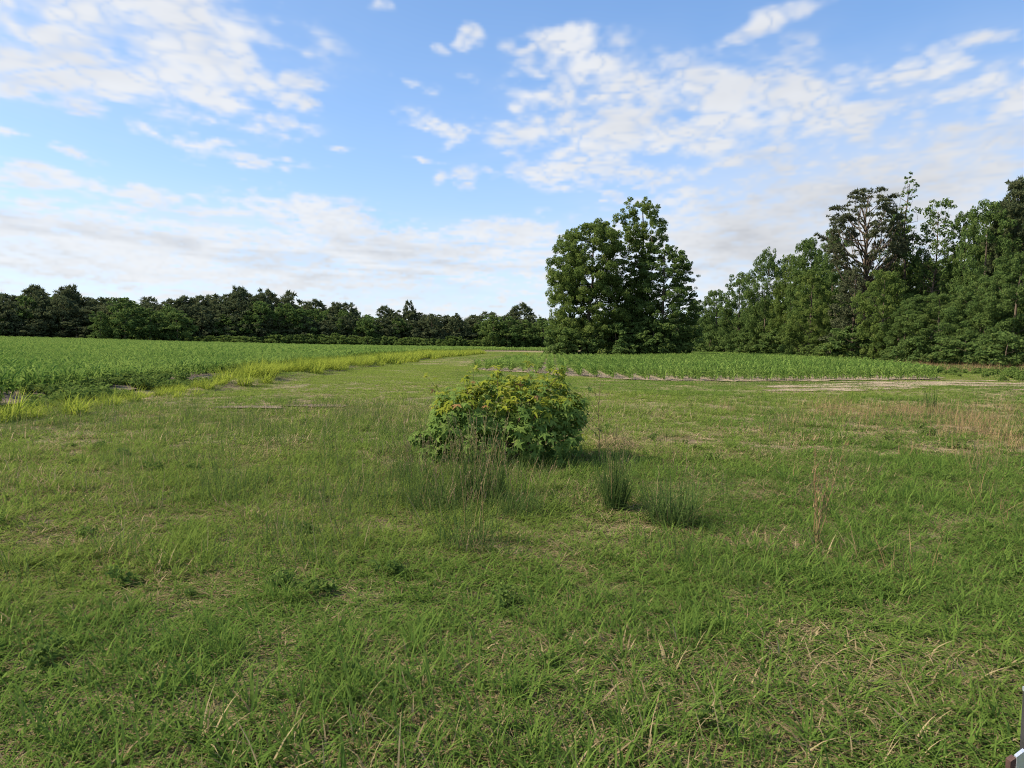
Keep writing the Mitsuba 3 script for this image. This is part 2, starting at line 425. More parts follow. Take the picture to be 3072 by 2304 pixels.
def sheet(x0, x1, y0, y1, step, lift, keep, rough=0.0, seed=0):
    nx, ny = int((x1 - x0) / step) + 1, int((y1 - y0) / step) + 1
    X, Y = np.meshgrid(np.linspace(x0, x1, nx), np.linspace(y0, y1, ny), indexing="ij")
    Z = tz(X, Y) + lift
    if rough:
        Z = Z + (meshkit.fbm(np.stack([X * 3, Y * 3, 0 * X], -1), 3, seed) - 0.5) * rough
    V = np.stack([X, Y, Z], -1).reshape(-1, 3)
    i, j = np.meshgrid(np.arange(nx - 1), np.arange(ny - 1), indexing="ij")
    a = i * ny + j
    q = np.stack([a, a + ny, a + ny + 1, a + 1], -1).reshape(-1, 4)
    if keep is not None:
        cx, cy = V[q].mean(1)[:, 0], V[q].mean(1)[:, 1]
        q = q[keep(cx, cy)]
    F = np.vstack([q[:, [0, 1, 2]], q[:, [0, 2, 3]]])
    use, inv = np.unique(F, return_inverse=True)
    return V[use], inv.reshape(-1, 3)


def axis(lo, hi, fine_lo, fine_hi, fine, coarse):
    return np.unique(np.concatenate([np.linspace(lo, fine_lo, max(2, int((fine_lo - lo) / coarse))), np.arange(fine_lo, fine_hi, fine), np.linspace(fine_hi, hi, max(2, int((hi - fine_hi) / coarse)))]))


gx, gy = axis(-2500, 2500, -60, 60, 0.3, 40), axis(-300, 2500, -2, 100, 0.3, 40)
gx = np.unique(np.concatenate([gx, np.arange(-190, -60, 6), np.arange(60, 100, 6)]))
gy = np.unique(np.concatenate([gy, np.arange(100, 290, 6)]))
X, Y = np.meshgrid(gx, gy, indexing="ij")
i, j = np.meshgrid(np.arange(len(gx) - 1), np.arange(len(gy) - 1), indexing="ij")
a = i * len(gy) + j
q = np.stack([a, a + len(gy), a + len(gy) + 1, a + 1], -1).reshape(-1, 4)
scene["ground"] = mikit.ply((np.stack([X, Y, tz(X, Y)], -1).reshape(-1, 3), q), "ground_cover", smooth=True)
tag("ground", "grassy meadow ground with brown thatch between the blades", kind="structure")

V, F = sheet(-175, 14, 4, 262, 0.6, 0.05, lambda x, y: in_left(x - 0.6, y) & (x > -0.85 * y - 6), 0.05, 2)
scene["field_soil_bed"] = mikit.ply((V, F), "field_soil", smooth=True)
tag("field_soil_bed", "dark soil under the corn of the field on the left", kind="structure")
V, F = sheet(-4, 40, 30, 124, 0.25, 0.03, lambda x, y: inside(RIGHT_POLY, x + 0.9 * (meshkit.noise(np.stack([x * .8, y * .8, 0 * x], -1), 6) - .5), y + 1.1 * (meshkit.noise(np.stack([x * .8, y * .8, 0 * x], -1), 7) - .5)), 0.06, 3)
scene["field_soil_bed_001"] = mikit.ply((V, F), "sandy_soil", smooth=True)
tag("field_soil_bed_001", "pale sandy soil between the corn rows before the tree clump", kind="structure")


def track_mask(x, y):
    w = meshkit.fbm(np.stack([x * 0.35, y * 0.9, 0 * x], -1), 3, 8)
    m1 = np.exp(-((y - 29.6 - 0.03 * (x - 20)) / (1.2 + 0.07 * np.clip(x - 6, 0, 40))) ** 2) * sstep(5, 14, x)
    m2 = np.exp(-((y - 25.8) / 0.9) ** 2) * sstep(7, 12, x) * (1 - sstep(19, 27, x)) * 0.95
    m3 = np.exp(-((y - 25.5) / 0.45) ** 2) * sstep(2, 5, x) * (1 - sstep(6, 8, x)) * 0.6
    m = np.maximum(np.maximum(m1, m2), m3)
    return (m + (w - 0.5) * 2.6 > 0.70) & (m > 0.2)


V, F = sheet(0, 48, 22, 36, 0.14, 0.018, track_mask, 0.02, 5)
scene["dirt_track"] = mikit.ply((V, F), "sandy_soil", smooth=True)
tag("dirt_track", "bare sandy track with dry straw along the front of the corn", kind="structure")
for k, (px, py, rx, ry) in enumerate([(760, 1224, 1.0, 0.40), (960, 1219, 0.9, 0.30)]):
    c = on_ground(px, py)
    V, F = sheet(c[0] - rx, c[0] + rx, c[1] - ry, c[1] + ry, 0.06, 0.03, lambda x, y: ((x - c[0]) / rx) ** 2 + ((y - c[1]) / ry) ** 2 + (meshkit.fbm(np.stack([x * 3, y * 3, 0 * x], -1), 2, 3) - .5) * 1.2 < 0.75)
    key = new_key("bare_patch")
    scene[key] = mikit.ply((V, F), "field_soil", smooth=True)
    tag(key, "bare earth patch in the meadow left of the bush", kind="structure")


# ------------------------------------------------------------------ corn
def corn_leaf(rng, L, W, az, z0, th0, curl, segs, fold):
    pos = np.array([0.012 * math.cos(az), 0.012 * math.sin(az), z0])
    d2, side = np.array([math.cos(az), math.sin(az), 0]), np.array([-math.sin(az), math.cos(az), 0])
    rows, tw = [], rng.normal(0, 0.5)
    for s in range(segs + 1):
        q = s / segs
        w = W * min(1, 0.55 + 2.2 * q) * (1 - q ** 2.6)
        ang = th0 + curl * q ** 1.3
        nrm = d2 * -math.cos(ang) + np.array([0, 0, 1]) * math.sin(ang)
        sd = side * math.cos(tw * q) + nrm * math.sin(tw * q)
        if s < segs:
            rows += [pos - sd * w / 2 + nrm * w * 0.22, pos, pos + sd * w / 2 + nrm * w * 0.22] if fold else [pos - sd * w / 2, pos + sd * w / 2]
        else:
            rows.append(pos)
        pos = pos + (d2 * math.sin(ang) + np.array([0, 0, 1]) * math.cos(ang)) * L / segs
    f, k = [], 3 if fold else 2
    for s in range(segs):
        b = s * k
        if s == segs - 1:
            f += [[b + m, b + m + 1, b + k] for m in range(k - 1)]
        else:
            for m in range(k - 1):
                f += [[b + m, b + m + 1, b + k + m + 1], [b + m, b + k + m + 1, b + k + m]]
    return np.array(rows), np.array(f)


def corn_plant(seed, leaves, segs, fold, wide=1.0, H=0.78):
    """Returns (stalk, [leaf meshes]) of one plant."""
    rng = np.random.default_rng(seed)
    zs = np.linspace(-0.02, H * 0.50, 4)
    stalk = tube(np.stack([rng.normal(0, 0.004, 4), rng.normal(0, 0.004, 4), zs], -1), [0.013, 0.012, 0.010, 0.007], 5)
    plane, out = rng.random() * np.pi, []
    for i in range(leaves):
        q = i / (leaves - 1)
        az = plane + (i % 2) * np.pi + rng.normal(0, 0.35)
        L = H * (0.40 + 0.32 * math.sin(math.pi * (0.25 + 0.65 * q))) * rng.uniform(0.85, 1.15)
        th0 = 0.85 - 0.6 * q + rng.normal(0, 0.1)
        curl = (2.3 - 0.7 * q) * rng.uniform(0.7, 1.2)
        out.append((*corn_leaf(rng, L, 0.078 * wide * rng.uniform(0.8, 1.1), az, H * (0.10 + 0.40 * q), th0, curl, segs, fold), rng.random()))
    return stalk, out


def corn_mesh(seed, leaves, segs, fold, wide=1.0):
    rng = np.random.default_rng(seed + 77)
    st, lv = corn_plant(seed, leaves, segs, fold, wide)
    mb, r2 = MB(), rng.random()
    if fold:
        mb.add(*st, np.tile([0.2, r2], (len(st[0]), 1)))
    for v, f, u in lv:
        mb.add(v, f, np.tile([u, r2], (len(v), 1)))
    return np.vstack(mb.v), np.vstack(mb.f), np.vstack(mb.uv)


NPROTO = 5
corn_parts = []
for k in range(NPROTO):
    st, lv = corn_plant(100 + k, 8, 5, True)
    corn_parts.append((mikit.ply(st, "corn_blades", smooth=True, uv=np.tile([0.1, 0.2], (len(st[0]), 1))),
                       [mikit.ply((v, f), "corn_blades", uv=np.tile([u, 0.15 + 0.15 * k], (len(v), 1))) for v, f, u in lv]))
    scene[f"corn_plant_kind_{k}"] = {"type": "shapegroup", "plant": rest(*corn_mesh(100 + k, 8, 5, True), "corn_blades")}

rng = np.random.default_rng(7)
ROWS, GAP = 0.76, 0.22
plants = []
# left field, singly out to 62 m
for r in range(1, 90):
    y = np.arange(8, 62, GAP)
    x = left_edge(y) - r * ROWS + ROWS * 0.6
    keep = (x > -0.80 * y - 3) & (y > 10)
    n = keep.sum()
    plants.append(np.stack([x[keep] + rng.normal(0, 0.03, n), y[keep] + rng.normal(0, 0.05, n), np.zeros(n), np.full(n, r)], -1))
# right field: rows lean a little right with distance
for r in range(0, 62):
    y = np.arange(30, 123, GAP)
    x = -4.5 + r * ROWS + 0.055 * (y - 30)
    keep = inside(RIGHT_POLY, x, y)
    far = y > 70
    keep &= ~far | (rng.random(len(y)) < 0.7)
    n = keep.sum()
    plants.append(np.stack([x[keep] + rng.normal(0, 0.03, n), y[keep] + rng.normal(0, 0.05, n), np.ones(n), np.full(n, r)], -1))
plants = np.vstack(plants)
plants = plants[rng.random(len(plants)) > 0.04]
dist = np.hypot(plants[:, 0], plants[:, 1])
visible = np.abs(plants[:, 0]) < 0.735 * plants[:, 1]
# the near edge of each field shows its plants singly
front = np.where(visible)[0]
wl = front[plants[front, 2] == 0]
wr = front[plants[front, 2] == 1]
wl = wl[np.argsort(dist[wl])][:150]
wr = wr[np.argsort(dist[wr])][:150]
single = set(wl.tolist()) | set(wr.tolist())
order = np.concatenate([wl, wr, np.array([q for q in range(len(plants)) if q not in single])])
Z = tz(plants[:, 0], plants[:, 1])
S = rng.normal(1.0, 0.09, len(plants)).clip(0.72, 1.25) * (0.86 + 0.28 * meshkit.noise(np.stack([plants[:, 0] * 0.15, plants[:, 1] * 0.15, 0 * Z], -1), 9))
S = S * np.where(plants[:, 2] > 0, 0.96, 1.0)
for q in order:
    x, y, side, row = plants[q]
    k = int(rng.integers(NPROTO))
    m = M(x, y, Z[q], rng.random() * 6.283, ((0.80 if side else 0.92) * S[q],) * 2, sz=S[q], tilt=rng.normal(0, 0.05, 2))
    if q in single:
        key = new_key("corn_plant")
        stalk, leaves = corn_parts[k]
        scene[key + "__stalk"] = {**stalk, "to_world": m}
        for n, lf in enumerate(leaves):
            scene[key + "__leaf" + (f"_{n:03d}" if n else "")] = {**lf, "to_world": m}
        if side == 0:
            tag(key, "young green corn plant in the front rows of the large left field", "corn plant", "corn plants at the edge of the left field")
        else:
            tag(key, "young green corn plant at the near edge of the right field, behind the sandy track", "corn plant", "corn plants at the edge of the right field")
    else:
        key = "corn_crop" if side == 0 else "corn_crop_001"
        c = _used.get(key + "#", 0)
        _used[key + "#"] = c + 1
        scene[f"{key}__{c + 1:05d}"] = {"type": "instance", "to_world": m, "group": {"type": "ref", "id": f"corn_plant_kind_{k}"}}
tag("corn_crop", "broad field of young green corn reaching to the far wood on the left", kind="stuff")
tag("corn_crop_001", "smaller stand of young green corn before the tree clump", kind="stuff")
# far part of the left field in blocks of 4 rows by 3 m
for k, (lv, sg, wd, gap) in enumerate([(7, 3, 1.2, 0.23), (6, 2, 1.5, 0.27)]):
    for b in range(3):
        r2 = np.random.default_rng(300 + 10 * k + b)
        kinds = [corn_mesh(200 + 10 * k + n, lv, sg, False, wd) for n in range(4)]
        mb = MB()
        for row in range(4):
            for yy in np.arange(0, 3.0, gap):
                v, f, uv = kinds[r2.integers(4)]
                c, s = math.cos(ang := r2.random() * 6.283), math.sin(ang)
                sc = r2.normal(1, 0.15)
                v = v @ np.array([[c, s, 0], [-s, c, 0], [0, 0, 1]]) * sc
                mb.add(v + [row * ROWS + r2.normal(0, .03), yy + r2.normal(0, .04), 0], f, np.stack([uv[:, 0], np.full(len(uv), r2.random())], -1))
        scene[f"corn_block_kind_{k}_{b}"] = {"type": "shapegroup", "block": mb.ply("corn_blades")}
for by in np.arange(62, 250, 3.0):
    for bx in np.arange(-180, 14, 4 * ROWS):
        if bx < -0.76 * by - 4 or not bool(in_left(np.array(bx + 3.0), np.array(by + 1.5))):
            continue
        k = 0 if by < 112 else 1
        c = _used.get("corn_crop#", 0)
        _used["corn_crop#"] = c + 1
        scene[f"corn_crop__{c + 1:05d}"] = {"type": "instance", "to_world": M(bx, by, float(tz(bx + 1.5, by + 1.5)), 0, 1.0, sz=rng.uniform(0.92, 1.1)), "group": {"type": "ref", "id": f"corn_block_kind_{k}_{rng.integers(3)}"}}


# ------------------------------------------------------------------ trees
def profile(pts):
    a = np.array(pts, float)
    return lambda t: np.interp(t, a[:, 0], a[:, 1])


def tree_mesh(seed, H, W, prof, clumps, R, card, base=0.06, subs=7, needles=False, limbs=14, dens=0.5, lean=(0, 0), squash=0.8, trunk_r=None, shell=(0.45, 0.6), rise=0.55):
    """(trunk with limbs, crown) of one tree of height H; prof(t) is the crown's half width as a share of W/2."""
    rng = np.random.default_rng(seed)
    tr = trunk_r or H * 0.016
    zs = np.linspace(-0.15, H * 0.93, 9)
    wob = np.cumsum(rng.normal(0, H * 0.008, (9, 2)), 0)
    wob -= wob[0]
    tp = np.stack([wob[:, 0] + lean[0] * zs, wob[:, 1] + lean[1] * zs, zs], -1)
    wood = MB()
    wood.add(*tube(tp, np.interp(zs / H, [0, 0.05, 0.5, 1], [tr * 1.5, tr, tr * 0.62, tr * 0.12]), 7))
    t = base + (1 - base) * (np.arange(clumps) + rng.random(clumps)) / clumps
    t = 1 - (1 - t) ** 0.92
    a = np.arange(clumps) * 2.39996 + rng.normal(0, 0.5, clumps)
    rad = prof(t) * W / 2 * (shell[0] + (1 - shell[0]) * rng.random(clumps) ** shell[1])
    ax = np.stack([np.interp(t * H, zs, tp[:, 0]), np.interp(t * H, zs, tp[:, 1])], -1)
    C = np.stack([ax[:, 0] + rad * np.cos(a), ax[:, 1] + rad * np.sin(a), t * H], -1)
    rr = R * (0.65 + 0.7 * rng.random(clumps)) * np.clip(0.55 + prof(t) * 0.6, 0.5, 1.1)
    C[:, 2] = np.minimum(C[:, 2], H - rr * squash * 0.8)
    C[:, 2] = np.maximum(C[:, 2], rr * squash * 0.6)
    pick = rng.permutation(clumps)[:limbs]
    for c in pick:
        z0 = max(H * 0.08, C[c, 2] - rise * np.hypot(*(C[c, :2] - ax[c])) - 0.05 * H)
        p0 = np.array([np.interp(z0, zs, tp[:, 0]), np.interp(z0, zs, tp[:, 1]), z0])
        mid = p0 * 0.45 + C[c] * 0.55 + [0, 0, -0.03 * H] + rng.normal(0, 0.02 * H, 3)
        w0 = tr * 0.42 * (1 - 0.6 * z0 / H)
        wood.add(*tube([p0, mid, C[c]], [w0, w0 * 0.6, w0 * 0.2], 5))
    if subs:
        d = rng.normal(size=(len(C) * subs, 3)) + np.array([0, 0, 0.25])
        d /= np.linalg.norm(d, axis=1, keepdims=True)
        r0 = np.repeat(rr, subs)
        C = np.repeat(C, subs, 0) + d * (r0 * rng.uniform(0.50, 1.25, len(d)))[:, None] * np.array([1, 1, squash])
        rr = r0 * rng.uniform(0.20, 0.48, len(d))
        C[:, 2] = np.maximum(C[:, 2], rr * 0.5)
    per = np.maximum(8, (dens * 4 * np.pi * rr ** 2 / (0.3 * card ** 2)).astype(int))
    if needles:
        crown = needle_cards(rng, C, rr, np.maximum(8, (per * 1.3).astype(int)), card * 1.5, squash)
    else:
        crown = cards(rng, C, rr, per, card, squash)
    return wood, crown


def add_tree(name, label, group, kind, x, y, H, W, rot=0.0, leaf="leaf_mid", bark_="trunk_bark", sink=0.0, cat="tree"):
    key = new_key(name)
    h0, w0, trunk, crowns = kind
    m = M(x, y, float(tz(np.array(x), np.array(y))) - sink, rot, (W / w0, W / w0), sz=H / h0)
    scene[key + "__trunk"] = {**trunk[bark_], "to_world": m}
    scene[key + "__crown"] = {**crowns[leaf], "to_world": m}
    tag(key, label, cat, group)
    return key


def kind_of(seed, H, W, prof, leafs, barks=("trunk_bark",), **kw):
    wood, crown = tree_mesh(seed, H, W, profile(prof), **kw)
    first = rest(*crown, leafs[0])
    cr = {leafs[0]: first}
    for l in leafs[1:]:
        cr[l] = {**first, "bsdf": {"type": "ref", "id": l}}
    tk = wood.ply(barks[0], smooth=True)
    return H, W, {b: {**tk, "bsdf": {"type": "ref", "id": b}} for b in barks}, cr


ALL = ("leaf_mid", "leaf_bright")
ROUND = [(0, 0.35), (0.12, 0.75), (0.35, 1.0), (0.6, 0.95), (0.8, 0.7), (0.93, 0.4), (1, 0.12)]
OVAL = [(0, 0.5), (0.1, 0.85), (0.4, 1.0), (0.65, 0.8), (0.85, 0.48), (1, 0.08)]
LOBED = [(0, 0.6), (0.2, 1.0), (0.38, 0.72), (0.55, 0.98), (0.72, 0.6), (0.85, 0.62), (1, 0.1)]
broad = [kind_of(11, 14, 9, ROUND, ALL, clumps=62, R=1.35, card=0.21, dens=0.42),
         kind_of(12, 14, 8, OVAL, ALL, clumps=60, R=1.25, card=0.20, dens=0.42),
         kind_of(13, 14, 9, LOBED, ALL, clumps=56, R=1.3, card=0.21, dens=0.42),
         kind_of(14, 14, 10, ROUND, ALL, clumps=54, R=1.5, card=0.21, dens=0.40)]
back_broad = [kind_of(21, 13, 9, ROUND, ("leaf_mid",), clumps=40, R=1.6, card=0.42, dens=0.42, limbs=4),
              kind_of(22, 13, 8, OVAL, ("leaf_mid",), clumps=40, R=1.5, card=0.42, dens=0.42, limbs=4)]


def place(kind, name, label, px, top, Y, wpx, leaf, group=None, rot=0.0, bark_="trunk_bark", cat="tree"):
    p = at(px, top, Y)
    g = float(tz(np.array(p[0]), np.array(Y)))
    return add_tree(name, label, group, kind, p[0], Y, p[2] - g, wpx / FPX * Y, rot, leaf, bark_, cat=cat)


# the clump standing in the corn
A_ = [(0, 0.85), (0.1, 0.95), (0.3, 1.0), (0.5, 0.95), (0.7, 0.85), (0.85, 0.7), (0.94, 0.45), (1, 0.2)]
B_ = [(0, 0.7), (0.15, 0.8), (0.45, 0.75), (0.58, 0.34), (0.66, 0.45), (0.76, 0.74), (0.86, 0.88), (0.93, 0.70), (0.98, 0.45), (1, 0.25)]
C_ = [(0, 0.7), (0.12, 0.86), (0.35, 1.0), (0.55, 0.98), (0.75, 0.82), (0.9, 0.55), (1, 0.15)]
kA = kind_of(31, 16.5, 9.5, A_, ("leaf_bright",), clumps=120, R=1.2, card=0.19, dens=0.50)
kA2 = kind_of(32, 15.5, 6, LOBED, ("leaf_bright",), clumps=60, R=1.05, card=0.19, dens=0.40, base=0.25)
kB = kind_of(33, 19.5, 6.6, B_, ("leaf_bright",), clumps=100, R=1.0, card=0.19, dens=0.50, limbs=30)
kC = kind_of(34, 13.2, 8.6, C_, ("leaf_mid",), clumps=140, R=0.95, card=0.18, dens=0.40, squash=0.6)
place(kA, "broadleaf_tree", "wide light green tree, left half of the clump standing in the corn", 1765, 668, 90, 235, "leaf_bright", "trees of the clump in the corn")
place(kA2, "broadleaf_tree", "lobed light green tree at the left flank of the clump in the corn", 1712, 690, 92, 135, "leaf_bright", "trees of the clump in the corn", 1.2)
place(kB, "broadleaf_tree", "tallest tree of the clump in the corn, with a narrow open top", 1930, 600, 91, 160, "leaf_bright", "trees of the clump in the corn", 0.4)
place(broad[1], "broadleaf_tree", "middle tree of the clump in the corn, filling between the light and the dark one", 1895, 850, 91, 120, "leaf_mid", "trees of the clump in the corn", 2.0)
place(kC, "broadleaf_tree", "dark spreading tree, right half of the clump in the corn", 1985, 735, 89, 200, "leaf_mid", "trees of the clump in the corn")
kS = kind_of(35, 3.0, 3.2, ROUND, ("leaf_mid", "hedge_leaves", "leaf_bright"), clumps=26, R=0.62, card=0.19, dens=0.5, limbs=6, base=0.0)
for px, top, Y, w, leaf, lab in [(1745, 1010, 86, 80, "hedge_leaves", "pale green shrub at the foot of the clump in the corn"), (1690, 985, 87, 110, "leaf_mid", "low shrub at the left foot of the clump in the corn"),
                                 (1850, 970, 87, 150, "leaf_mid", "dark shrub under the middle of the clump in the corn"), (1960, 965, 86.5, 150, "leaf_mid", "dark shrub under the right half of the clump in the corn"), (2010, 1000, 88, 90, "leaf_mid", "small dark shrub at the right foot of the clump in the corn")]:
    place(kS, "shrub", lab, px, top, Y, w, leaf, rot=px * 0.1, cat="shrub")

# the wood along the right: front trees, far to near
pine_p = [(0, 0.0), (0.5, 0.35), (0.58, 0.8), (0.68, 1.0), (0.8, 0.95), (0.9, 0.72), (0.97, 0.42), (1, 0.15)]
kPine = kind_of(41, 18, 8.2, pine_p, ("pine_olive",), clumps=105, R=0.62, card=0.15, dens=0.38, subs=4, base=0.52, needles=True, limbs=100, squash=0.75, trunk_r=0.30, shell=(0.6, 0.5), rise=0.8)
kSpire = kind_of(42, 20, 3.4, [(0, 0.9), (0.55, 0.75), (0.7, 0.62), (0.85, 0.5), (0.95, 0.2), (1, 0.1)], ("leaf_mid",), clumps=34, R=0.55, card=0.20, dens=0.34, base=0.42, limbs=34, trunk_r=0.17, subs=5)
kSparse = kind_of(43, 17, 5.4, [(0, 0.4), (0.5, 0.6), (0.65, 0.85), (0.85, 0.8), (1, 0.25)], ("leaf_mid",), clumps=44, R=0.72, card=0.22, dens=0.30, base=0.52, limbs=44, trunk_r=0.15, lean=(0.05, 0))
kDeadPine = kind_of(44, 13, 7, OVAL, ("pine_olive",), clumps=60, R=1.1, card=0.24, dens=0.30, base=0.08, limbs=40)
kNeedleTop = kind_of(45, 17, 8, [(0, 0.6), (0.3, 1.0), (0.6, 0.9), (0.8, 0.6), (1, 0.1)], ("needles",), clumps=100, R=0.95, card=0.20, dens=0.45, base=0.15, needles=True, limbs=30)
G = "trees at the front of the wood on the right"
FRONT = [(broad[1], 2085, 905, 140, 95, "leaf_mid", "small green tree at the far end of the wood on the right, beside the clump"),
         (broad[0], 2150, 868, 130, 105, "leaf_mid", "low rounded tree, second from the far end of the wood on the right"),
         (broad[2], 2225, 822, 119, 115, "leaf_mid", "lobed green tree, third from the far end of the wood on the right"),
         (broad[3], 2305, 757, 110, 135, "leaf_mid", "round domed tree rising above its neighbours in the far part of the wood"),
         (broad[1], 2375, 765, 104, 115, "leaf_bright", "green tree just right of the round domed one in the wood"),
         (broad[0], 2440, 712, 97, 140, "leaf_mid", "broad tree with a stepped crown between the domed tree and the big pine"),
         (broad[2], 2505, 690, 92, 120, "leaf_mid", "green tree directly left of the big open pine's crown"),
         (broad[2], 2430, 815, 88, 140, "leaf_bright", "bright green lower tree reaching down to the corn left of the brown thicket"),
         (broad[1], 2700, 640, 82, 110, "leaf_mid", "green tree filling between the big pine and the slender spire tree"),
         (broad[3], 2770, 750, 80, 130, "leaf_mid", "dark tree between the slender spire and the leaning sparse tree"),
         (broad[0], 2660, 812, 68, 150, "leaf_bright", "bright green tree in front of the big pine's trunk"),
         (broad[3], 2720, 900, 65, 120, "leaf_mid", "lower green tree beneath the slender spire tree"),
         (broad[1], 2900, 640, 74, 130, "leaf_mid", "dark tree behind the leaning sparse one, near the right edge"),
         (broad[0], 2835, 880, 61, 190, "leaf_mid", "rounded leafy tree at the front of the wood above the tan grass strip"),
         (broad[2], 2955, 612, 66, 190, "leaf_mid", "tall full tree at the right end of the wood"),
         (broad[3], 2960, 830, 57, 220, "leaf_mid", "large spreading tree low in front of the tall full one at the right end"),
         (broad[0], 3030, 600, 70, 170, "leaf_mid", "full tree just left of the dark pine at the right frame edge"),
         (broad[1], 3060, 760, 54, 200, "leaf_mid", "dark tree at the right frame edge below the dark pine")]
for n, (k, px, top, Y, w, leaf, lab) in enumerate(FRONT):
    place(k, "broadleaf_tree", lab, px, top, Y, w, leaf, G, rot=n * 1.7)
place(kPine, "pine_tree", "big pine with open greyish crown and dark forking trunk above the wood", 2615, 565, 78, 235, "pine_olive", None, 0.3)
place(kSpire, "spire_tree", "slender half-bare tree, the tallest spire of the wood on the right", 2722, 512, 80, 100, "leaf_mid", None, 0.8)
place(kSparse, "sparse_tree", "leaning thin tree with sparse leaves and two-tone bare stem", 2815, 600, 76, 150, "leaf_mid", None, 0.0)
place(kDeadPine, "pine_tree", "brown half-dead pine in the thicket below the big pine", 2565, 800, 75, 150, "pine_olive", None, 0.0)
place(kNeedleTop, "pine_tree", "dark dense pine at the right frame edge of the wood", 3068, 540, 66, 190, "needles", None, 0.0)
for n, (px, top, Y, w, leaf, lab) in enumerate([(2492, 1030, 73, 100, "leaf_bright", "yellow-green shrub at the corn's edge left of the big pine's foot"), (2430, 1035, 80, 60, "hedge_leaves", "small pale shrub at the corn's edge under the bright tree"), (2560, 980, 72, 130, "leaf_mid", "dull shrub before the brown half-dead pine"),
                                                (2690, 1040, 63, 80, "leaf_mid", "small shrub at the foot of the bright tree before the big pine"), (2760, 1010, 60, 120, "leaf_mid", "dark shrub behind the tan grass strip"), (2900, 1010, 55, 150, "leaf_mid", "dark shrub at the foot of the wood near the right edge"), (3020, 1000, 51, 170, "leaf_mid", "dark shrub at the right frame edge under the wood"),
                                                (2240, 1000, 112, 90, "leaf_mid", "shrub at the foot of the lobed tree in the far wood"), (2330, 995, 103, 100, "leaf_mid", "shrub at the foot of the round domed tree"), (2130, 1000, 125, 90, "leaf_mid", "shrub near the far end of the right wood"), (2390, 1000, 95, 80, "leaf_mid", "dark shrub in the gap left of the bright lower tree")]):
    place(kS, "shrub", lab, px, top, Y, w, leaf, rot=n * 2.1, cat="shrub")
# trees standing deeper in that wood
rng = np.random.default_rng(17)
n = 0
for Yb in np.arange(52, 160, 6.5):
    for off in (9, 17):
        x = np.interp(Yb, [50, 80, 140], [44, 42, 37]) + off + rng.normal(0, 1.2)
        h = np.interp(Yb, [50, 80, 105, 120, 140, 160], [14.5, 14, 12.5, 11, 9, 8.5]) + rng.normal(0, 0.8)
        add_tree("broadleaf_tree", "dark tree standing deeper in the wood on the right, behind its front trees", "trees deeper in the right wood", back_broad[n % 2], x, Yb, h, rng.uniform(7.5, 9.5), rng.random() * 6, "leaf_mid")
        n += 1

# the far wood beyond the left field
TOPS = np.array([0, 9]) + np.array([(-400, 880), (-120, 870), (0, 872), (60, 862), (130, 855), (200, 866), (270, 888), (340, 880), (430, 890), (520, 884), (600, 878), (720, 868), (800, 874), (850, 888), (920, 893), (1000, 900), (1100, 908), (1200, 918), (1290, 938), (1400, 942), (1470, 930), (1560, 935), (1660, 950), (1800, 950), (1950, 950), (2100, 945), (2250, 950)], float)
TOPS[:, 1] += np.interp(TOPS[:, 0], [900, 1300], [0, 6])
umb = [(0, 0.3), (0.5, 0.35), (0.62, 0.8), (0.75, 1.0), (0.9, 0.85), (1, 0.4)]
farpine = [kind_of(51 + k, 16, 8.5, umb, ("needles",), clumps=26, R=1.25, card=0.55, dens=0.42, base=0.5, needles=True, limbs=6, squash=0.5) for k in range(3)]
farleaf = [kind_of(61 + k, 14, 9, pr, ("leaf_mid", "needles", "hedge_leaves"), clumps=36, R=1.7, card=0.6, dens=0.42, limbs=3, base=0.02) for k, pr in enumerate((OVAL, ROUND, LOBED))]
rng = np.random.default_rng(23)


def edge_depth(px):
    return np.interp(px, [-400, 0, 700, 1450, 2300], [200, 210, 235, 262, 270])


px = -330.0
while px < 2250:
    Yd = edge_depth(px)
    top = np.interp(px, TOPS[:, 0], TOPS[:, 1])
    if rng.random() < 0.8:
        place(farpine[rng.integers(3)], "pine_tree", "tall dark pine of the far wood beyond the left corn field", px, top + rng.uniform(-9, 8), Yd + rng.uniform(6, 16), rng.uniform(48, 80), "needles", "pines of the far wood", rng.random() * 6)
    place(farleaf[rng.integers(3)], "broadleaf_tree", "dark tree in the front line of the far wood beyond the left field", px + rng.uniform(-15, 15), top + rng.uniform(14, 32), Yd + rng.uniform(0, 5), rng.uniform(70, 100), "needles" if rng.random() < 0.65 else "leaf_mid", "dark trees of the far wood's front line", rng.random() * 6)
    if rng.random() < 0.7:
        place(farleaf[rng.integers(3)], "broadleaf_tree", "dark tree in the front line of the far wood beyond the left field", px + rng.uniform(-15, 15), 940 + rng.uniform(0, 25), Yd - 2 + rng.uniform(0, 3), rng.uniform(60, 90), "needles" if rng.random() < 0.65 else "leaf_mid", "dark trees of the far wood's front line", rng.random() * 6)
    px += rng.uniform(30, 42)
for px, top, w, leaf, lab in [(375, 893, 100, "leaf_mid", "tall lighter green tree standing out before the far dark wood"), (450, 925, 100, "leaf_mid", "lighter green tree right of the tallest light one at the far wood"), (530, 930, 90, "leaf_mid", "third of the lighter green trees before the far dark wood"), (300, 935, 60, "leaf_mid", "slim pale tree left of the lighter green trees at the far wood"),
                              (1480, 945, 80, "hedge_leaves", "mid green tree before the far wood at the end of the grassy lane"), (1525, 950, 80, "leaf_mid", "green tree behind the lane's end, between two lighter ones"), (1575, 960, 70, "hedge_leaves", "pointed lighter green tree at the far end of the grassy lane"), (1630, 955, 90, "leaf_mid", "green tree half hidden by the clump's left side")]:
    place(farleaf[0], "broadleaf_tree", lab, px, top, edge_depth(px) - 10, w, leaf, None, px)
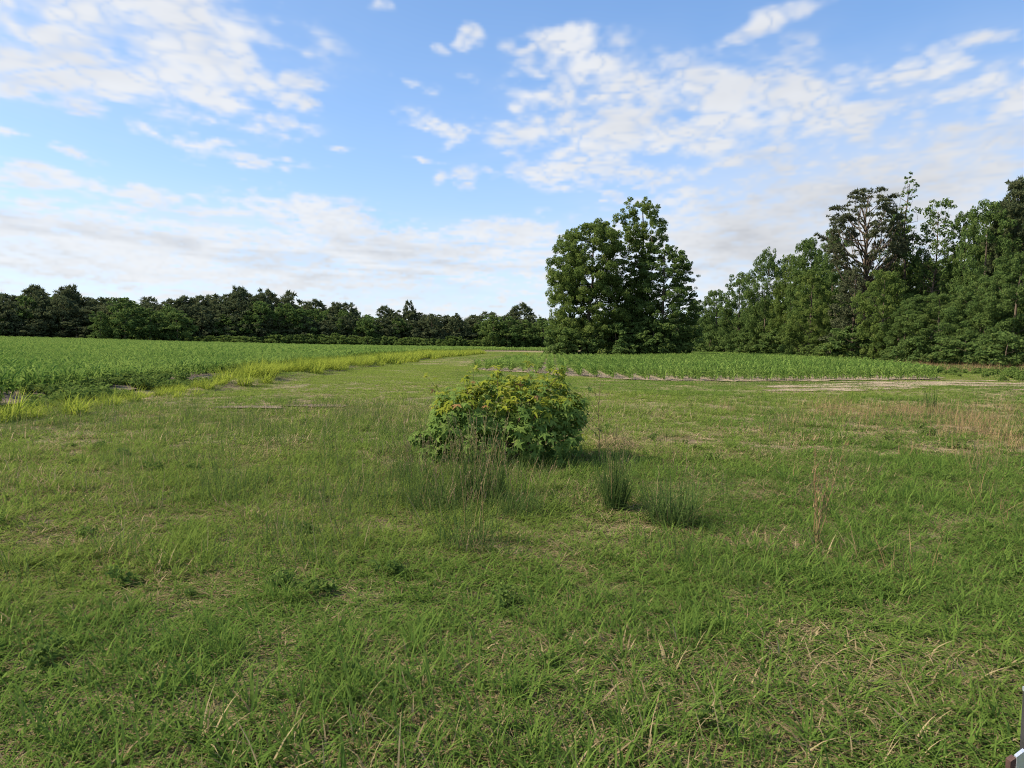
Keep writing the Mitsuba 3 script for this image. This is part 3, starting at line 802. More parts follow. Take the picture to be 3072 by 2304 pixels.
for px, top, w, lab in [(105, 858, 60, "flat-topped pine crown, leftmost high one on the far skyline"), (200, 858, 60, "domed pine crown on the far skyline left of the dip"), (725, 864, 60, "high open pine crown on the far skyline, left of a pair"), (795, 870, 56, "high open pine crown on the far skyline, middle of three"), (868, 878, 60, "leaning pine crown on the far skyline, right of the open pair"), (1562, 914, 70, "lone flat-topped pine rising over the far wood near the clump"), (1228, 906, 34, "small tufted pine top on the far skyline")]:
    place(farpine[int(px) % 3], "pine_tree", lab, px, top, edge_depth(px) + 8, w, "needles", None, px)
mb = MB()
pxs = rng.uniform(-420, 2300, 1100)
C = []
for p_ in pxs:
    Yd = edge_depth(p_) + rng.uniform(14, 40)
    top = np.interp(p_, TOPS[:, 0], TOPS[:, 1])
    g = at(p_, 1030, Yd)
    zt = at(p_, top + 8, Yd)[2]
    C.append([g[0], Yd, rng.uniform(1.0, max(2.0, zt - 2.5))])
C = np.array(C)
mb.add(*cards(rng, C, np.full(len(C), 2.6), np.full(len(C), 110), 1.2))
scene["woods"] = mb.ply("leaf_mid")
tag("woods", "dark mass of far woodland behind its front trees", kind="stuff")
# hedge of young growth before the far wood
kH = kind_of(71, 3.0, 4.2, ROUND, ("hedge_leaves", "leaf_bright"), clumps=22, R=0.75, card=0.34, dens=0.5, limbs=4, base=0.0)
px = 585.0
while px < 1680:
    t = sstep(560, 900, px)
    h = rng.uniform(20, 34) * (0.5 + 0.5 * t)
    Yd = edge_depth(px) - 7 + rng.uniform(-2, 2)
    gz = 1012 + (px - 585) * 0.0235 + 14
    place(kH, "shrub", "green shrub in the hedge line between the left field and the far wood", px, gz - h - 2, Yd, rng.uniform(34, 60), "hedge_leaves" if rng.random() < 0.4 else "leaf_bright", "shrubs of the far hedge line", rng.random() * 6, cat="shrub")
    px += rng.uniform(14, 26)

# ------------------------------------------------------------------ grass
rng = np.random.default_rng(41)
for k in range(6):
    mb = MB()
    r_ = np.random.default_rng(500 + k)
    mb.add(*blades(r_, 36, 0.25, (0.06, 0.18), (0.0055, 0.0115), (0.15, 1.1), (0.5, 2.1), 4, ux=(0.07, 1)))
    for _ in range(3):         # little tussocks leaning out from one foot
        v, f, uv = blades(r_, 10, 0.035, (0.09, 0.25), (0.0055, 0.0115), (0.1, 0.8), (0.4, 1.9), 4, ux=(0.12, 1))
        mb.add(v + [r_.normal(0, 0.13), r_.normal(0, 0.13), 0], f, uv)
    mb.add(*blades(r_, 30, 0.28, (0.06, 0.18), (0.003, 0.006), (1.1, 1.55), (0.0, 0.6), 3, flat=0.4, ux=(0, 0.16)))
    scene[f"sward_kind_{k}"] = {"type": "shapegroup", "sward": mb.ply("grass_blades")}
for k in range(4):
    mb = MB()
    r_ = np.random.default_rng(520 + k)
    mb.add(*blades(r_, 34, 0.32, (0.06, 0.18), (0.008, 0.015), (0.15, 1.1), (0.4, 1.9), 3, ux=(0.07, 1)))
    for _ in range(3):
        v, f, uv = blades(r_, 9, 0.04, (0.08, 0.25), (0.008, 0.015), (0.1, 0.8), (0.4, 1.8), 3, ux=(0.12, 1))
        mb.add(v + [r_.normal(0, 0.16), r_.normal(0, 0.16), 0], f, uv)
    scene[f"sward_kind_{6 + k}"] = {"type": "shapegroup", "sward": mb.ply("grass_blades")}
for k in range(3):
    mb = MB()
    r_ = np.random.default_rng(540 + k)
    mb.add(*blades(r_, 90, 0.6, (0.06, 0.16), (0.014, 0.026), (0.15, 1.0), (0.3, 1.4), 2, ux=(0.07, 1)))
    scene[f"sward_kind_{10 + k}"] = {"type": "shapegroup", "sward": mb.ply("grass_blades")}
for k in range(3):
    mb = MB()
    r_ = np.random.default_rng(560 + k)
    mb.add(*blades(r_, 34, 0.28, (0.28, 0.58), (0.003, 0.006), (0.0, 0.28), (0.05, 0.5), 4))
    scene[f"sward_kind_{13 + k}"] = {"type": "shapegroup", "sward": mb.ply("tall_grass_blades")}
for k in range(2):
    mb = MB()
    r_ = np.random.default_rng(580 + k)
    mb.add(*blades(r_, 22, 0.35, (0.22, 0.5), (0.003, 0.006), (0.0, 0.35), (0.05, 0.6), 3))
    scene[f"sward_kind_{16 + k}"] = {"type": "shapegroup", "sward": mb.ply("rust_blades")}
for k in range(3):
    mb = MB()
    r_ = np.random.default_rng(590 + k)
    mb.add(*blades(r_, 60, 0.30, (0.10, 0.26), (0.003, 0.006), (1.0, 1.55), (-0.2, 0.6), 3, flat=0.45))
    scene[f"sward_kind_{18 + k}"] = {"type": "shapegroup", "sward": mb.ply("straw_blades")}


for k in range(3):
    mb = MB()
    r_ = np.random.default_rng(630 + k)
    mb.add(*blades(r_, 130, 0.13, (0.14, 0.36), (0.004, 0.009), (0.1, 0.95), (0.4, 1.7), 4, ux=(0.10, 1)))
    mb.add(*blades(r_, 40, 0.20, (0.12, 0.30), (0.003, 0.006), (0.9, 1.5), (0.1, 0.8), 4, flat=0.6, ux=(0, 0.2)))
    scene[f"sward_kind_{21 + k}"] = {"type": "shapegroup", "sward": mb.ply("grass_blades")}


def scatter(x0, x1, y0, y1, per_m2):
    n = int((x1 - x0) * (y1 - y0) * per_m2)
    return rng.uniform(x0, x1, n), rng.uniform(y0, y1, n)


def put_sward(x, y, kinds, s, sz, key="meadow_grass"):
    z = tz(x, y)
    rot = rng.random(len(x)) * 6.283
    kk = rng.integers(len(kinds), size=len(x))
    tl = rng.normal(0, 0.10, (len(x), 2))
    for a in range(len(x)):
        c = _used.get(key + "#", 0)
        _used[key + "#"] = c + 1
        scene[f"{key}__{c + 1:05d}"] = {"type": "instance", "to_world": M(x[a], y[a], z[a], rot[a], float(s[a]), sz=float(sz[a]), tilt=tl[a]), "group": {"type": "ref", "id": f"sward_kind_{kinds[kk[a]]}"}}


def n2(x, y, f, seed):
    return meshkit.fbm(np.stack([x * f, y * f, 0 * x], -1), 3, seed)


def wedge(x, y, m=1.0):
    return np.abs(x) < 0.74 * y + m


for y0, y1, per, kinds in [(1.6, 5.5, 52, range(0, 6)), (5.5, 10.5, 40, range(0, 6)), (10.5, 17, 22, range(6, 10)), (17, 27, 13, range(6, 10)), (27, 52, 7.5, range(10, 13)), (52, 160, 2.4, range(10, 13))]:
    x, y = scatter(-0.74 * y1 - 1, 0.74 * y1 + 1, y0, y1, per)
    keep = wedge(x, y) & ~in_left(x + 1.0, y) & ~inside(RIGHT_POLY, x, y) & (x < 44)
    keep &= ~((x < -10.9) & (x > -14) & (rng.random(len(x)) < 0.8))
    keep &= ~(track_mask(x, y) & (rng.random(len(x)) < 0.30 + 1.6 * (n2(x, y, 0.6, 66) - 0.45)))
    x, y = x[keep], y[keep]
    lush = n2(x, y, 0.55, 62)
    lane = sstep(17, 22, y) * (x < 2) + sstep(22.5, 24.5, y) * (x >= 2)
    sz = (0.22 + 1.15 * lush) * rng.uniform(0.7, 1.3, len(x)) * (1 - 0.45 * np.clip(lane, 0, 1))
    sz = sz * (0.35 + 0.65 * sstep(0.22, 0.42, n2(x, y, 1.1, 61)))
    put_sward(x, y, list(kinds), rng.uniform(0.8, 1.25, len(x)), sz)
# tussocks
x, y = scatter(-9, 11, 2.2, 15, 0.9)
keep = wedge(x, y) & (rng.random(len(x)) < np.where(x < 0, 0.75, 0.35)) & (n2(x, y, 0.45, 67) > 0.42)
put_sward(x[keep], y[keep], [21, 22, 23], rng.uniform(0.7, 1.35, keep.sum()), rng.uniform(0.6, 1.1, keep.sum()))
# taller grass: centre left of the bush and thinly elsewhere
x, y = scatter(-15, 15, 4.5, 19, 9)
w = np.exp(-((x + 2.6 - 0.0 * y) / 2.6) ** 2 - ((y - 11.5) / 5.0) ** 2) * 0.8 + np.exp(-((x + 0.2) / 1.6) ** 2 - ((y - 7.6) / 1.3) ** 2) * 0.7 + np.exp(-((x + 9.0) / 3.0) ** 2 - ((y - 13.5) / 3.0) ** 2) * 0.5 + 0.06
keep = wedge(x, y) & (rng.random(len(x)) < w * (n2(x, y, 0.7, 63) * 2.2 - 0.3)) & (x > -9.6 - 0 * y) & (y < 18.5)
x, y = x[keep], y[keep]
put_sward(x, y, [13, 14, 15], rng.uniform(0.8, 1.2, len(x)), rng.uniform(0.5, 0.9, len(x)), "tall_grass")
tag("tall_grass", "taller thin grass standing in the meadow around and left of the bush", kind="stuff")
# reddish thin stems on the right
x, y = scatter(2, 18, 5, 22, 8)
w = sstep(4, 9, x) * sstep(6, 11, y) * (1 - sstep(18, 21, y)) * 0.5 + 0.04
keep = wedge(x, y) & (rng.random(len(x)) < w * (n2(x, y, 0.6, 64) * 2.2 - 0.35))
x, y = x[keep], y[keep]
put_sward(x, y, [16, 17], rng.uniform(0.8, 1.2, len(x)), rng.uniform(0.5, 1.0, len(x)), "rusty_grass")
tag("rusty_grass", "thin rusty brown grass stems on the right side of the meadow", kind="stuff")
# dry straw lying in patches, and on the sandy track
x, y = scatter(-9, 14, 2, 24, 4.5)
keep = wedge(x, y) & (n2(x, y, 1.1, 61) + (rng.random(len(x)) - .5) * 0.3 < 0.40) & (rng.random(len(x)) < 0.8)
x2, y2 = scatter(2, 44, 24, 36, 3.0)
k2 = track_mask(x2, y2)
x, y = np.concatenate([x[keep], x2[k2]]), np.concatenate([y[keep], y2[k2]])
put_sward(x, y, [18, 19, 20], rng.uniform(0.7, 1.2, len(x)) * np.where(y > 24, 1.4, 1), rng.uniform(0.4, 1.0, len(x)), "dry_straw")
tag("dry_straw", "dry straw lying flat in patches of the meadow and on the sandy track", kind="stuff")
tag("meadow_grass", "rough green meadow grass with dry blades covering the foreground and the lane", kind="stuff")

# yellow-green grass ridge along the left field
for k in range(4):
    mb = MB()
    r_ = np.random.default_rng(610 + k)
    mb.add(*blades(r_, 90, 0.22, (0.35, 0.85), (0.010, 0.018), (0.0, 0.55), (0.15, 1.1), 4))
    scene[f"ridge_kind_{k}"] = {"type": "shapegroup", "ridge": mb.ply("yellow_grass_blades")}
    scene[f"ridge_far_kind_{k}"] = {"type": "shapegroup", "ridge": rest(*blades(r_, 60, 0.35, (0.4, 0.85), (0.025, 0.045), (0.0, 0.5), (0.15, 0.9), 2), "yellow_grass_blades")}
c = 0
for yy in [*np.arange(12.5, 24.5, 0.30), *np.arange(24.5, 125, 0.075)]:
    cx = np.interp(yy, [12, 24, 30, 45, 65, 100, 125], [-9.9, -10.2, -10.6, -10.8, -10.4, -7.6, -5.8])
    wd = np.interp(yy, [24, 40, 70, 125], [0.8, 1.25, 1.3, 0.9])
    if meshkit.noise(np.array([yy * 0.35, 3.1, 0.0]), 5) < 0.18:
        continue
    if yy > 60 and rng.random() < 0.35:
        continue
    x = cx + rng.normal(0, wd * 0.6)
    c += 1
    kind = "ridge_kind" if yy < 50 else "ridge_far_kind"
    scene[f"yellow_grass__{c:04d}"] = {"type": "instance", "to_world": M(x, yy, float(tz(np.array(x), np.array(yy))), rng.random() * 6.28, rng.uniform(1.0, 1.5) * (0.6 if yy < 24 else 1), sz=rng.uniform(0.75, 1.25) * (0.42 if yy < 24 else 1)), "group": {"type": "ref", "id": f"{kind}_{rng.integers(4)}"}}
tag("yellow_grass", "ridge of tall yellow-green grass between the left field and the lane", kind="stuff")
tuft_ply = [rest(*blades(np.random.default_rng(640 + k), 130, 0.20, (0.35, 0.85), (0.010, 0.018), (0.0, 0.75), (0.3, 1.3), 5), "yellow_grass_blades") for k in range(3)]
for n, (px, py, s, lab) in enumerate([(40, 1262, 1.1, "wide yellow-green grass tuft at the left frame edge by the corn"), (228, 1246, 1.0, "upright yellow-green grass tuft, second from the left frame edge"), (335, 1222, 0.75, "low yellow-green grass tuft between two upright ones"), (405, 1205, 0.85, "upright yellow-green grass tuft, fourth from the left frame edge"), (625, 1168, 0.85, "yellow-green grass tuft just left of the big round tuft"), (735, 1158, 1.35, "big round yellow-green tuft with a dark shaded foot"), (800, 1150, 1.1, "grass tuft right of the big round yellow-green one"), (-60, 1275, 1.0, "")]):
    p = on_ground(px, py)
    if not lab:
        continue
    key = new_key("grass_tuft")
    scene[key] = {**tuft_ply[n % 3], "to_world": M(p[0], p[1], p[2], n * 1.3, s, sz=s * 0.95)}
    tag(key, lab, "grass tuft")

# low broadleaved weeds at the field edges
weed_kinds = []
for k in range(3):
    r_ = np.random.default_rng(660 + k)
    C = np.stack([r_.normal(0, 0.12, 9), r_.normal(0, 0.12, 9), r_.uniform(0.04, 0.24, 9)], -1)
    scene[f"weed_kind_{k}"] = {"type": "shapegroup", "weed": rest(*cards(r_, C, np.full(9, 0.12), np.full(9, 16), 0.085, 0.8, 0.6), "weed_blades")}
c = 0
wx, wy = scatter(-15, -10.6, 12, 60, 4.5)
k1 = (n2(wx, wy, 0.6, 71) + (rng.random(len(wx)) - .5) * .2 > 0.47) & (wx > -0.75 * wy - 1)
wx2, wy2 = scatter(20, 46, 31.5, 60, 2.2)
k2 = (wx2 > np.interp(wy2, [31, 42, 62], [20, 25, 31.5])) & (n2(wx2, wy2, 0.4, 72) > 0.50)
wx3, wy3 = scatter(-8, 10, 2.3, 14, 1.0)
k3 = wedge(wx3, wy3) & (n2(wx3, wy3, 0.5, 73) > 0.54)
for x, y, s in [*zip(wx3[k3], wy3[k3], rng.uniform(0.2, 0.4, k3.sum())), *zip(wx[k1], wy[k1], rng.uniform(0.7, 1.5, k1.sum())), *zip(wx2[k2], wy2[k2], rng.uniform(0.6, 1.2, k2.sum()))]:
    c += 1
    scene[f"weeds__{c:04d}"] = {"type": "instance", "to_world": M(x, y, float(tz(np.array(x), np.array(y))), rng.random() * 6.28, s), "group": {"type": "ref", "id": f"weed_kind_{rng.integers(3)}"}}
tag("weeds", "low broad-leaved weeds along the field edges and dotted through the meadow", kind="stuff")
# tan dry grass strip before the right wood
c = 0
x, y = scatter(22, 44, 44, 64, 1.6)
k1 = (x > np.interp(y, [42, 62], [27, 32])) & (x < 41)
for a, b in zip(x[k1], y[k1]):
    c += 1
    scene[f"tan_grass__{c:04d}"] = {"type": "instance", "to_world": M(a, b, float(tz(np.array(a), np.array(b))), rng.random() * 6.28, 2.2, sz=rng.uniform(0.9, 1.7)), "group": {"type": "ref", "id": f"sward_kind_{rng.integers(16, 18)}"}}
tag("tan_grass", "strip of tan dry grass between the right corn and the wood", kind="stuff")


# ------------------------------------------------------------------ the bush
def star_leaf(seed):
    r_ = np.random.default_rng(seed)
    lobes = [(-2.15, 0.55), (-1.05, 0.85), (0.0, 1.0), (1.05, 0.85), (2.15, 0.55)]
    v = [[0, 0, 0]]
    ang = []
    for k, (a, l) in enumerate(lobes):
        if k:
            b = (a + lobes[k - 1][0]) / 2
            ang.append((b, 0.34, 0.02))
        ang.append((a, l * r_.uniform(0.9, 1.1), -0.10 * l - r_.uniform(0, 0.12)))
    ring = [(-2.9, 0.12, 0.0)] + ang + [(2.9, 0.12, 0.0)]
    for a, l, z in ring:
        v.append([l * math.sin(a), l * math.cos(a) + 0.25, z])
        # side points give each lobe a width
    pts, f = [[0, 0.25, 0.05]], []
    for n, (a, l, z) in enumerate(ring):
        pts.append([l * math.sin(a), l * math.cos(a) + 0.25, z])
    for n in range(1, len(pts) - 1):
        f.append([0, n + 1, n])
    f.append([0, 1, len(pts) - 1])
    st = [[-0.012, -0.55, -0.02], [0.012, -0.55, -0.02], [0.0, 0.25, 0.05]]
    b = len(pts)
    pts += st
    f.append([b, b + 1, b + 2])
    return np.array(pts), np.array(f)


leaf_v = [star_leaf(700 + k) for k in range(6)]
B0 = on_ground(1515, 1395)
BY = B0[1] + 0.15


def bp(px, py, dy=0.0):
    return at(px, py, BY + dy)


mpp = BY / FPX
LUMPS = [(1400, 1265, 0.0, 118), (1360, 1245, 0.1, 85), (1330, 1290, -0.1, 60), (1500, 1255, 0.1, 120), (1590, 1270, 0.0, 125), (1660, 1250, 0.1, 105), (1700, 1260, 0.0, 80), (1440, 1320, -0.2, 85), (1640, 1330, -0.15, 95), (1560, 1330, -0.25, 85), (1500, 1230, 0.35, 110), (1620, 1230, 0.35, 110), (1700, 1330, 0.0, 65), (1270, 1335, -0.1, 36), (1330, 1350, -0.15, 45), (1235, 1330, -0.1, 24), (1290, 1375, -0.2, 40)]
SPIKES = [(1492, 1112, 22), (1472, 1150, 30), (1688, 1108, 22), (1690, 1150, 30), (1570, 1150, 26), (1545, 1140, 20), (1410, 1170, 24), (1378, 1185, 24), (1352, 1195, 24), (1450, 1165, 26), (1640, 1175, 24), (1620, 1160, 18), (1742, 1200, 26), (1300, 1225, 26), (1320, 1205, 22), (1755, 1250, 20), (1387, 1130, 8), (1520, 1165, 30), (1600, 1175, 30)]
rng = np.random.default_rng(81)
LP, LO, LY = [], [], []
cen = [(bp(1515 + (px - 1515) * 0.93, py - 16, dy), r * mpp * 0.94) for px, py, dy, r in LUMPS]
for c, r in cen:
    n = int(1050 * r * r) + 15
    for _ in range(n):
        d = rng.normal(size=3)
        d[2] = d[2] * 0.9 + 0.15
        d /= np.linalg.norm(d)
        p = c + d * r * rng.uniform(0.72, 1.05) * np.array([1, 1, 0.95])
        inner = any(np.linalg.norm((p - c2) / r2) < 0.72 for c2, r2 in cen if c2 is not c)
        if p[2] < 0.12 or (inner and rng.random() < 0.75):
            continue
        LP.append(p)
        LO.append(d)
        LY.append(0)
for px, py, r in SPIKES:
    c = bp(1515 + (px - 1515) * 0.94, py, rng.uniform(-0.25, 0.3))
    for _ in range(int(8 + r * 0.6)):
        d = rng.normal(size=3)
        d[2] += 0.3
        d /= np.linalg.norm(d)
        LP.append(c + d * r * mpp * np.array([0.8, 0.8, 1.0]) * rng.uniform(0.3, 1.1) - [0, 0, r * mpp * 0.3])
        LO.append(d)
        LY.append(1)
SHOOTS = []
for _ in range(18):
    c, r = cen[rng.integers(len(cen) - 4)]
    d = rng.normal(size=3) + np.array([-0.1, 0, 1.3])
    d /= np.linalg.norm(d)
    p0, L = c + d * r * 0.8, rng.uniform(0.16, 0.34)
    end = p0 + (d + np.array([0, 0, 0.35])) * L
    SHOOTS.append((p0, end))
    for q in np.linspace(0.15, 1.0, int(rng.integers(5, 9))):
        o = rng.normal(size=3) * 0.8 + d * 0.4
        o /= np.linalg.norm(o)
        LP.append(p0 + (end - p0) * q + o * 0.05)
        LO.append(o)
        LY.append(1 if q > 0.6 else 0)
LP, LO, LY = np.array(LP), np.array(LO), np.array(LY)
topz = LP[:, 2] > 0.80
bush = "sweetgum_bush"
tocam = EYE - LP
tocam /= np.linalg.norm(tocam, axis=1, keepdims=True)
score = (LO * tocam).sum(1) + rng.normal(0, 0.12, len(LP)) - 0.25 * (LP[:, 1] - BY)
shown = set(np.argsort(-score)[:290].tolist())
mb_old, mb_young, nleaf = MB(), MB(), 0
protos = {}
for q in range(len(LP)):
    o = LO[q]
    nrm = o * 0.95 + np.array([0, 0, 0.55]) + rng.normal(0, 0.30, 3)
    nrm /= np.linalg.norm(nrm)
    tip = o * np.array([1, 1, 0.2]) + np.array([0, 0, -0.55]) + rng.normal(0, 0.3, 3)
    tip -= nrm * (tip @ nrm)
    tip /= np.linalg.norm(tip)
    side = np.cross(tip, nrm)
    size = rng.uniform(0.060, 0.135) * (0.8 if LY[q] else 1.0)
    R = np.eye(4)
    R[:3, 0], R[:3, 1], R[:3, 2], R[:3, 3] = side * size, tip * size, nrm * size, LP[q]
    k = int(rng.integers(6))
    v, f = leaf_v[k]
    young = LY[q] == 1 and rng.random() < 0.75 or (LP[q, 2] > 0.80 and rng.random() < 0.5)
    red = young and rng.random() < 0.10
    mat = "red_bush_leaves" if red else "young_bush_leaves" if young else "bush_leaves"
    if q in shown:
        cv = int(rng.integers(4))
        if (k, cv, mat) not in protos:
            protos[k, cv, mat] = mikit.ply((v, f), mat, uv=np.tile([0.15 + 0.22 * cv, (k * 0.37) % 1], (len(v), 1)))
        scene[bush + "__leaf" + (f"_{nleaf:03d}" if nleaf else "")] = {**protos[k, cv, mat], "to_world": T(R)}
        nleaf += 1
    else:
        (mb_young if young else mb_old).add(v @ R[:3, :3].T + R[:3, 3], f, np.tile(rng.random(2), (len(v), 1)))
for _ in range(900):       # leaves deep inside
    c, r = cen[rng.integers(len(cen))]
    d = rng.normal(size=3)
    p = c + d / np.linalg.norm(d) * r * rng.random() ** 0.5 * 0.8
    if p[2] < 0.15:
        continue
    Q = np.linalg.qr(rng.normal(size=(3, 3)))[0] * rng.uniform(0.05, 0.08)
    v, f = leaf_v[rng.integers(6)]
    mb_old.add(v @ Q.T + p, f, np.tile(rng.random(2), (len(v), 1)))
scene[bush + "__foliage"] = mb_old.ply("bush_leaves")
scene[bush + "__young_foliage"] = mb_young.ply("young_bush_leaves")
labels[bush + "__foliage"] = {"label": "dense dark green star-shaped leaves inside the bush", "kind": "stuff"}
labels[bush + "__young_foliage"] = {"label": "yellow-green young leaves at the shoot tips", "kind": "stuff"}
n = 0
for (c, r) in cen[:13] + [(bp(px, py), 0) for px, py, _ in SPIKES]:
    b = np.array([B0[0] + rng.normal(0, 0.22), BY + rng.normal(0, 0.15), 0])
    b[2] = float(tz(b[0], b[1])) - 0.03
    mid = b * 0.5 + c * 0.5 + rng.normal(0, 0.05, 3)
    v, f = tube([b, mid, c], [0.011, 0.008, 0.003], 5)
    scene[bush + "__stem" + (f"_{n:03d}" if n else "")] = mikit.ply((v, f), "stem_bark", smooth=True)
    n += 1
for p0, end in SHOOTS:
    v, f = tube([p0 - (end - p0) * 0.6, p0, end], [0.004, 0.003, 0.0012], 4)
    scene[bush + f"__stem_{n:03d}"] = mikit.ply((v, f), "stem_bark", smooth=True)
    n += 1
tag(bush, "leafy green bush of star-shaped leaves with yellow new tips in the middle of the meadow", "bush")


# ------------------------------------------------------------------ tall grass clumps, stalks, twig, litter, post
def seed_clump(seed, n_blades, n_stems, spread, blade_len, stem_len, lean, tilt, curl, head=0.11):
    r_ = np.random.default_rng(seed)
    bl = rest(*blades(r_, n_blades, spread, blade_len, (0.004, 0.010), tilt, curl, 6), "clump_blades")
    st, hd = MB(), MB()
    for _ in range(n_stems):
        a, rr = r_.random() * 6.283, spread * math.sqrt(r_.random())
        L, th, ka = r_.uniform(*stem_len), abs(r_.normal(0.06, lean)), r_.uniform(0.0, 0.45)
        az = r_.random() * 6.283 if r_.random() < 0.5 else a
        p, pts = np.array([rr * math.cos(a), rr * math.sin(a), -0.01]), []
        for s in range(7):
            pts.append(p.copy())
            an = th + ka * (s / 6) ** 2
            p = p + np.array([math.cos(az) * math.sin(an), math.sin(az) * math.sin(an), math.cos(an)]) * L / 6
        u = np.array([r_.random(), r_.random()])
        v, f = tube(pts, np.linspace(0.0028, 0.0014, 7), 3)
        st.add(v, f, np.tile(u, (len(v), 1)))
        # seed head: short spikelets along the top
        p0, p1 = np.array(pts[-2]), np.array(pts[-1])
        dd = (p1 - p0) / np.linalg.norm(p1 - p0)
        for s in np.linspace(0, 1, 14):
            q = p1 - dd * head * (1 - s) * L / 0.7
            o = np.cross(dd, r_.normal(size=3))
            o /= np.linalg.norm(o)
            t1 = q + dd * 0.018 + o * 0.007
            w = np.cross(o, dd) * 0.0038
            hd.add([q - w, q + w, t1], [[0, 1, 2]], np.tile([r_.random(), u[1]], (3, 1)))
    return bl, st.ply("tall_grass_blades"), hd.ply("straw_blades")


for n, (px, py, nb, ns, sp, bl, sl, ln, lab) in enumerate([(1440, 1500, 420, 95, 0.26, (0.25, 0.65), (0.45, 0.95), 0.10, "tall grey-green grass clump with pale seed heads rising before the bush's middle"), (1300, 1520, 320, 70, 0.30, (0.15, 0.55), (0.35, 0.75), 0.12, "tall grass clump left of the seed-headed one before the bush"),
                                                           (1560, 1540, 240, 26, 0.25, (0.15, 0.4), (0.3, 0.6), 0.2, "loose arching grass clump before the bush's right half"), (1845, 1530, 340, 36, 0.11, (0.3, 0.72), (0.45, 0.85), 0.05, "narrow upright dark green grass clump right of the bush"), (2010, 1570, 460, 18, 0.22, (0.28, 0.62), (0.35, 0.65), 0.14, "dark bushy grass clump farther right of the upright one"),
                                                           (1400, 1640, 120, 34, 0.22, (0.2, 0.45), (0.4, 0.75), 0.16, "thin mixed grass clump nearest the viewer below the bush"), (1230, 1440, 100, 26, 0.24, (0.2, 0.45), (0.35, 0.6), 0.1, "grass clump at the bush's lower left corner")]):
    p = on_ground(px, py)
    key = new_key("grass_clump")
    up = n in (0, 3)
    b, s, h = seed_clump(800 + n, nb, ns, sp, bl, sl, ln, (0.0, 0.30) if up else (0.0, 0.65), (0.0, 0.7) if up else (0.0, 1.5))
    for nm, ob in (("blades", b), ("stems", s), ("seed_heads", h)):
        scene[f"{key}__{nm}"] = {**ob, "to_world": M(p[0], p[1], p[2])}
    labels[f"{key}__seed_heads"] = {"label": "pale seed heads at the stem tips", "kind": "stuff"}
    tag(key, lab, "grass clump")
# dark clump far right
p = on_ground(2790, 1228)
scene["grass_clump_007"] = {**rest(*blades(np.random.default_rng(830), 90, 0.22, (0.3, 0.8), (0.008, 0.014), (0.0, 0.35), (0.1, 0.6), 4), "tall_grass_blades"), "to_world": M(p[0], p[1], p[2])}
tag("grass_clump_007", "dark upright grass clump alone on the right, before the sandy track", "grass clump")
# rusty dry stalks
p = on_ground(2448, 1640)
st, hd = MB(), MB()
r_ = np.random.default_rng(840)
for tx, ty, L in [(-0.045, 0.02, 0.86), (-0.02, 0.06, 0.74), (0.24, 0.0, 0.84), (0.16, 0.05, 0.70), (-0.07, -0.02, 0.62), (0.08, 0.03, 0.52), (0.20, -0.03, 0.55), (0.0, 0.0, 0.66)]:
    pts = [[r_.normal(0, .012), r_.normal(0, .012), -0.01]]
    for s in range(1, 8):
        pts.append([tx * s / 7 * L + r_.normal(0, .006), ty * s / 7 * L + r_.normal(0, .006), L * s / 7])
    v, f = tube(pts, np.linspace(0.0032, 0.0012, 8), 4)
    st.add(v, f, np.tile(r_.random(2), (len(v), 1)))
    for s in range(3, 8):
        for _ in range(5):
            q = np.array(pts[s]) + r_.normal(0, 0.010, 3)
            d = np.array([r_.normal(0, .3), r_.normal(0, .3), 1.0])
            d /= np.linalg.norm(d)
            o = np.cross(d, r_.normal(size=3)) * 0.0025
            hd.add([q - o, q + o, q + d * r_.uniform(0.03, 0.08)], [[0, 1, 2]], np.tile(r_.random(2), (3, 1)))
scene["dry_stalk_clump__stems"] = {**st.ply("rust_blades"), "to_world": M(p[0], p[1], p[2])}
scene["dry_stalk_clump__sheaths"] = {**hd.ply("rust_blades"), "to_world": M(p[0], p[1], p[2])}
scene["dry_stalk_clump__blades"] = {**rest(*blades(np.random.default_rng(841), 70, 0.14, (0.15, 0.35), (0.004, 0.007), (0.1, 0.8), (0.2, 1.2), 4), "tall_grass_blades"), "to_world": M(p[0], p[1], p[2])}
labels["dry_stalk_clump__sheaths"] = {"label": "dry curled sheaths along the stalks", "kind": "stuff"}
tag("dry_stalk_clump", "upright clump of rusty dry grass stalks standing in the meadow at right", "dry grass clump")
# bare sapling beside the bush
r_ = np.random.default_rng(850)
st = MB()
base = on_ground(1797, 1400)
main = [at(1797, 1400, base[1]), at(1798, 1300, base[1]), at(1795, 1230, base[1]), at(1800, 1160, base[1]), at(1806, 1115, base[1] + .02)]
st.add(*tube(main, [0.006, 0.005, 0.004, 0.003, 0.0015], 5))
for (a, b, c) in [((1797, 1290), (1770, 1255), (1745, 1195)), ((1797, 1250), (1778, 1215), (1762, 1180)), ((1796, 1270), (1812, 1240), (1822, 1215)), ((1797, 1215), (1785, 1180), (1780, 1150)), ((1799, 1180), (1808, 1160), (1812, 1140)), ((1797, 1310), (1765, 1280), (1735, 1240))]:
    st.add(*tube([at(*a, base[1]), at(*b, base[1] - .05), at(*c, base[1] - .08)], [0.003, 0.0022, 0.001], 4))
scene["bare_sapling__twig"] = st.ply("stem_bark", smooth=True)
C = np.array([at(1800, 1285, base[1]), at(1812, 1275, base[1]), at(1790, 1300, base[1])])
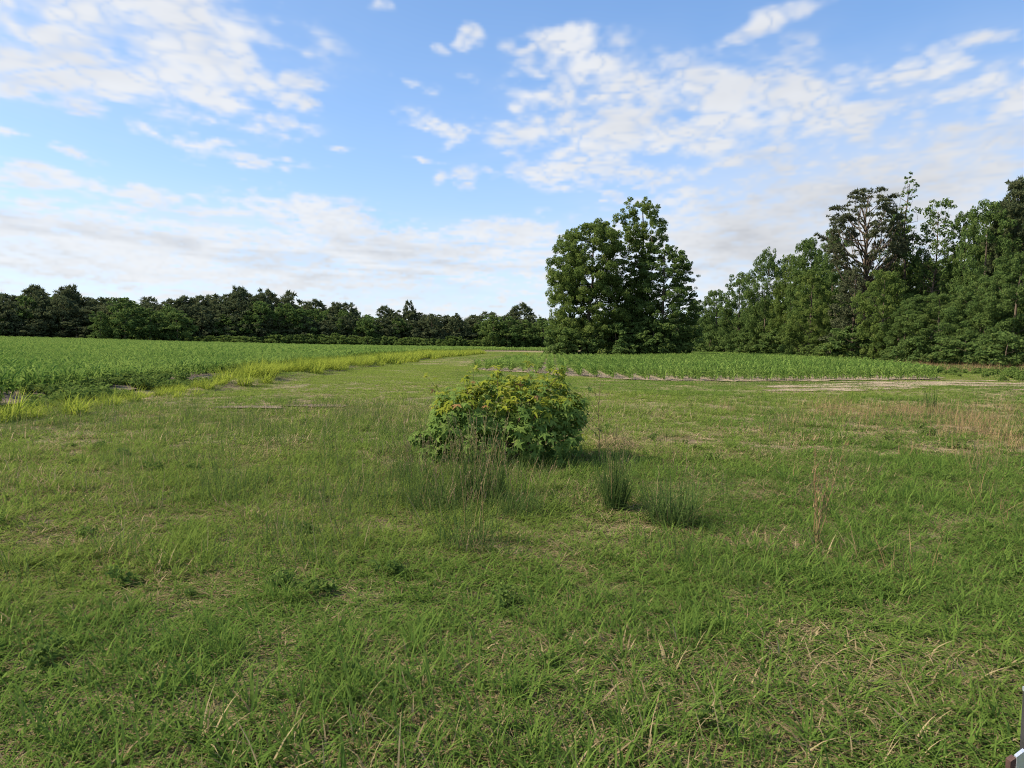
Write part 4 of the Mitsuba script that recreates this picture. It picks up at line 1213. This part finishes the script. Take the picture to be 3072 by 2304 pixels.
scene["bare_sapling__leaf_tuft"] = rest(*cards(r_, C, np.full(3, 0.05), np.full(3, 4), 0.045), "weed_blades")
tag("bare_sapling", "thin bare twiggy sapling standing just right of the bush", "sapling")
# heap of dead straw right of the bush
p = on_ground(1845, 1345)
mb = MB()
r_ = np.random.default_rng(860)
mb.add(*blades(r_, 420, 0.34, (0.2, 0.5), (0.003, 0.006), (0.5, 1.4), (0.3, 1.6), 5))
for v in mb.v:
    v[:, 2] += 0.20 * np.exp(-(v[:, 0] ** 2 + v[:, 1] ** 2) / 0.07)
scene["straw_heap"] = {**mb.ply("straw_blades"), "to_world": M(p[0], p[1], p[2], 0, (1.2, 0.9), sz=0.8)}
tag("straw_heap", "low heap of pinkish dead straw behind the sapling right of the bush", "straw heap")
# post at the right frame edge
import trimesh
p = at(3102, 2085, 2.05)
g = float(tz(np.array(p[0]), np.array(p[1])))


def box(sx, sy, z0, z1, dx=0.0, dy=0.0, top_slope=0.0):
    m = trimesh.creation.box((sx, sy, z1 - z0))
    m.apply_translation((dx, dy, (z0 + z1) / 2))
    v = m.vertices.copy()
    up = v[:, 2] > (z0 + z1) / 2
    v[up, 2] += top_slope * (v[up, 0] - dx) / sx
    return trimesh.Trimesh(v, m.faces, process=False)


hp = p[2] - g
post = [("post_body", box(0.030, 0.05, -0.1, hp), "post_grey", "dark grey body"), ("cap", box(0.032, 0.052, hp + 0.001, hp + 0.014), "post_metal", "pale metal cap"),
        ("bracket", box(0.020, 0.010, -0.05, hp - 0.17, -0.0255, -0.018), "post_grey", "dark grey bracket"),
        ("strip", box(0.024, 0.012, -0.05, hp - 0.165, -0.048, -0.02, 0.02), "post_metal", "pale blue metal strip"), ("side_plate", box(0.016, 0.02, -0.05, hp - 0.185, -0.0685, -0.014, 0.012), "post_rust", "dark brown side plate")]
for nm, mesh, mat, lab in post:
    scene["marker_post__" + nm] = {**mikit.ply(mesh, mat), "to_world": M(p[0], p[1], g)}
    labels["marker_post__" + nm] = {"label": lab}
tag("marker_post", "dark post with pale blue metal strip cut by the lower right frame corner", "post")
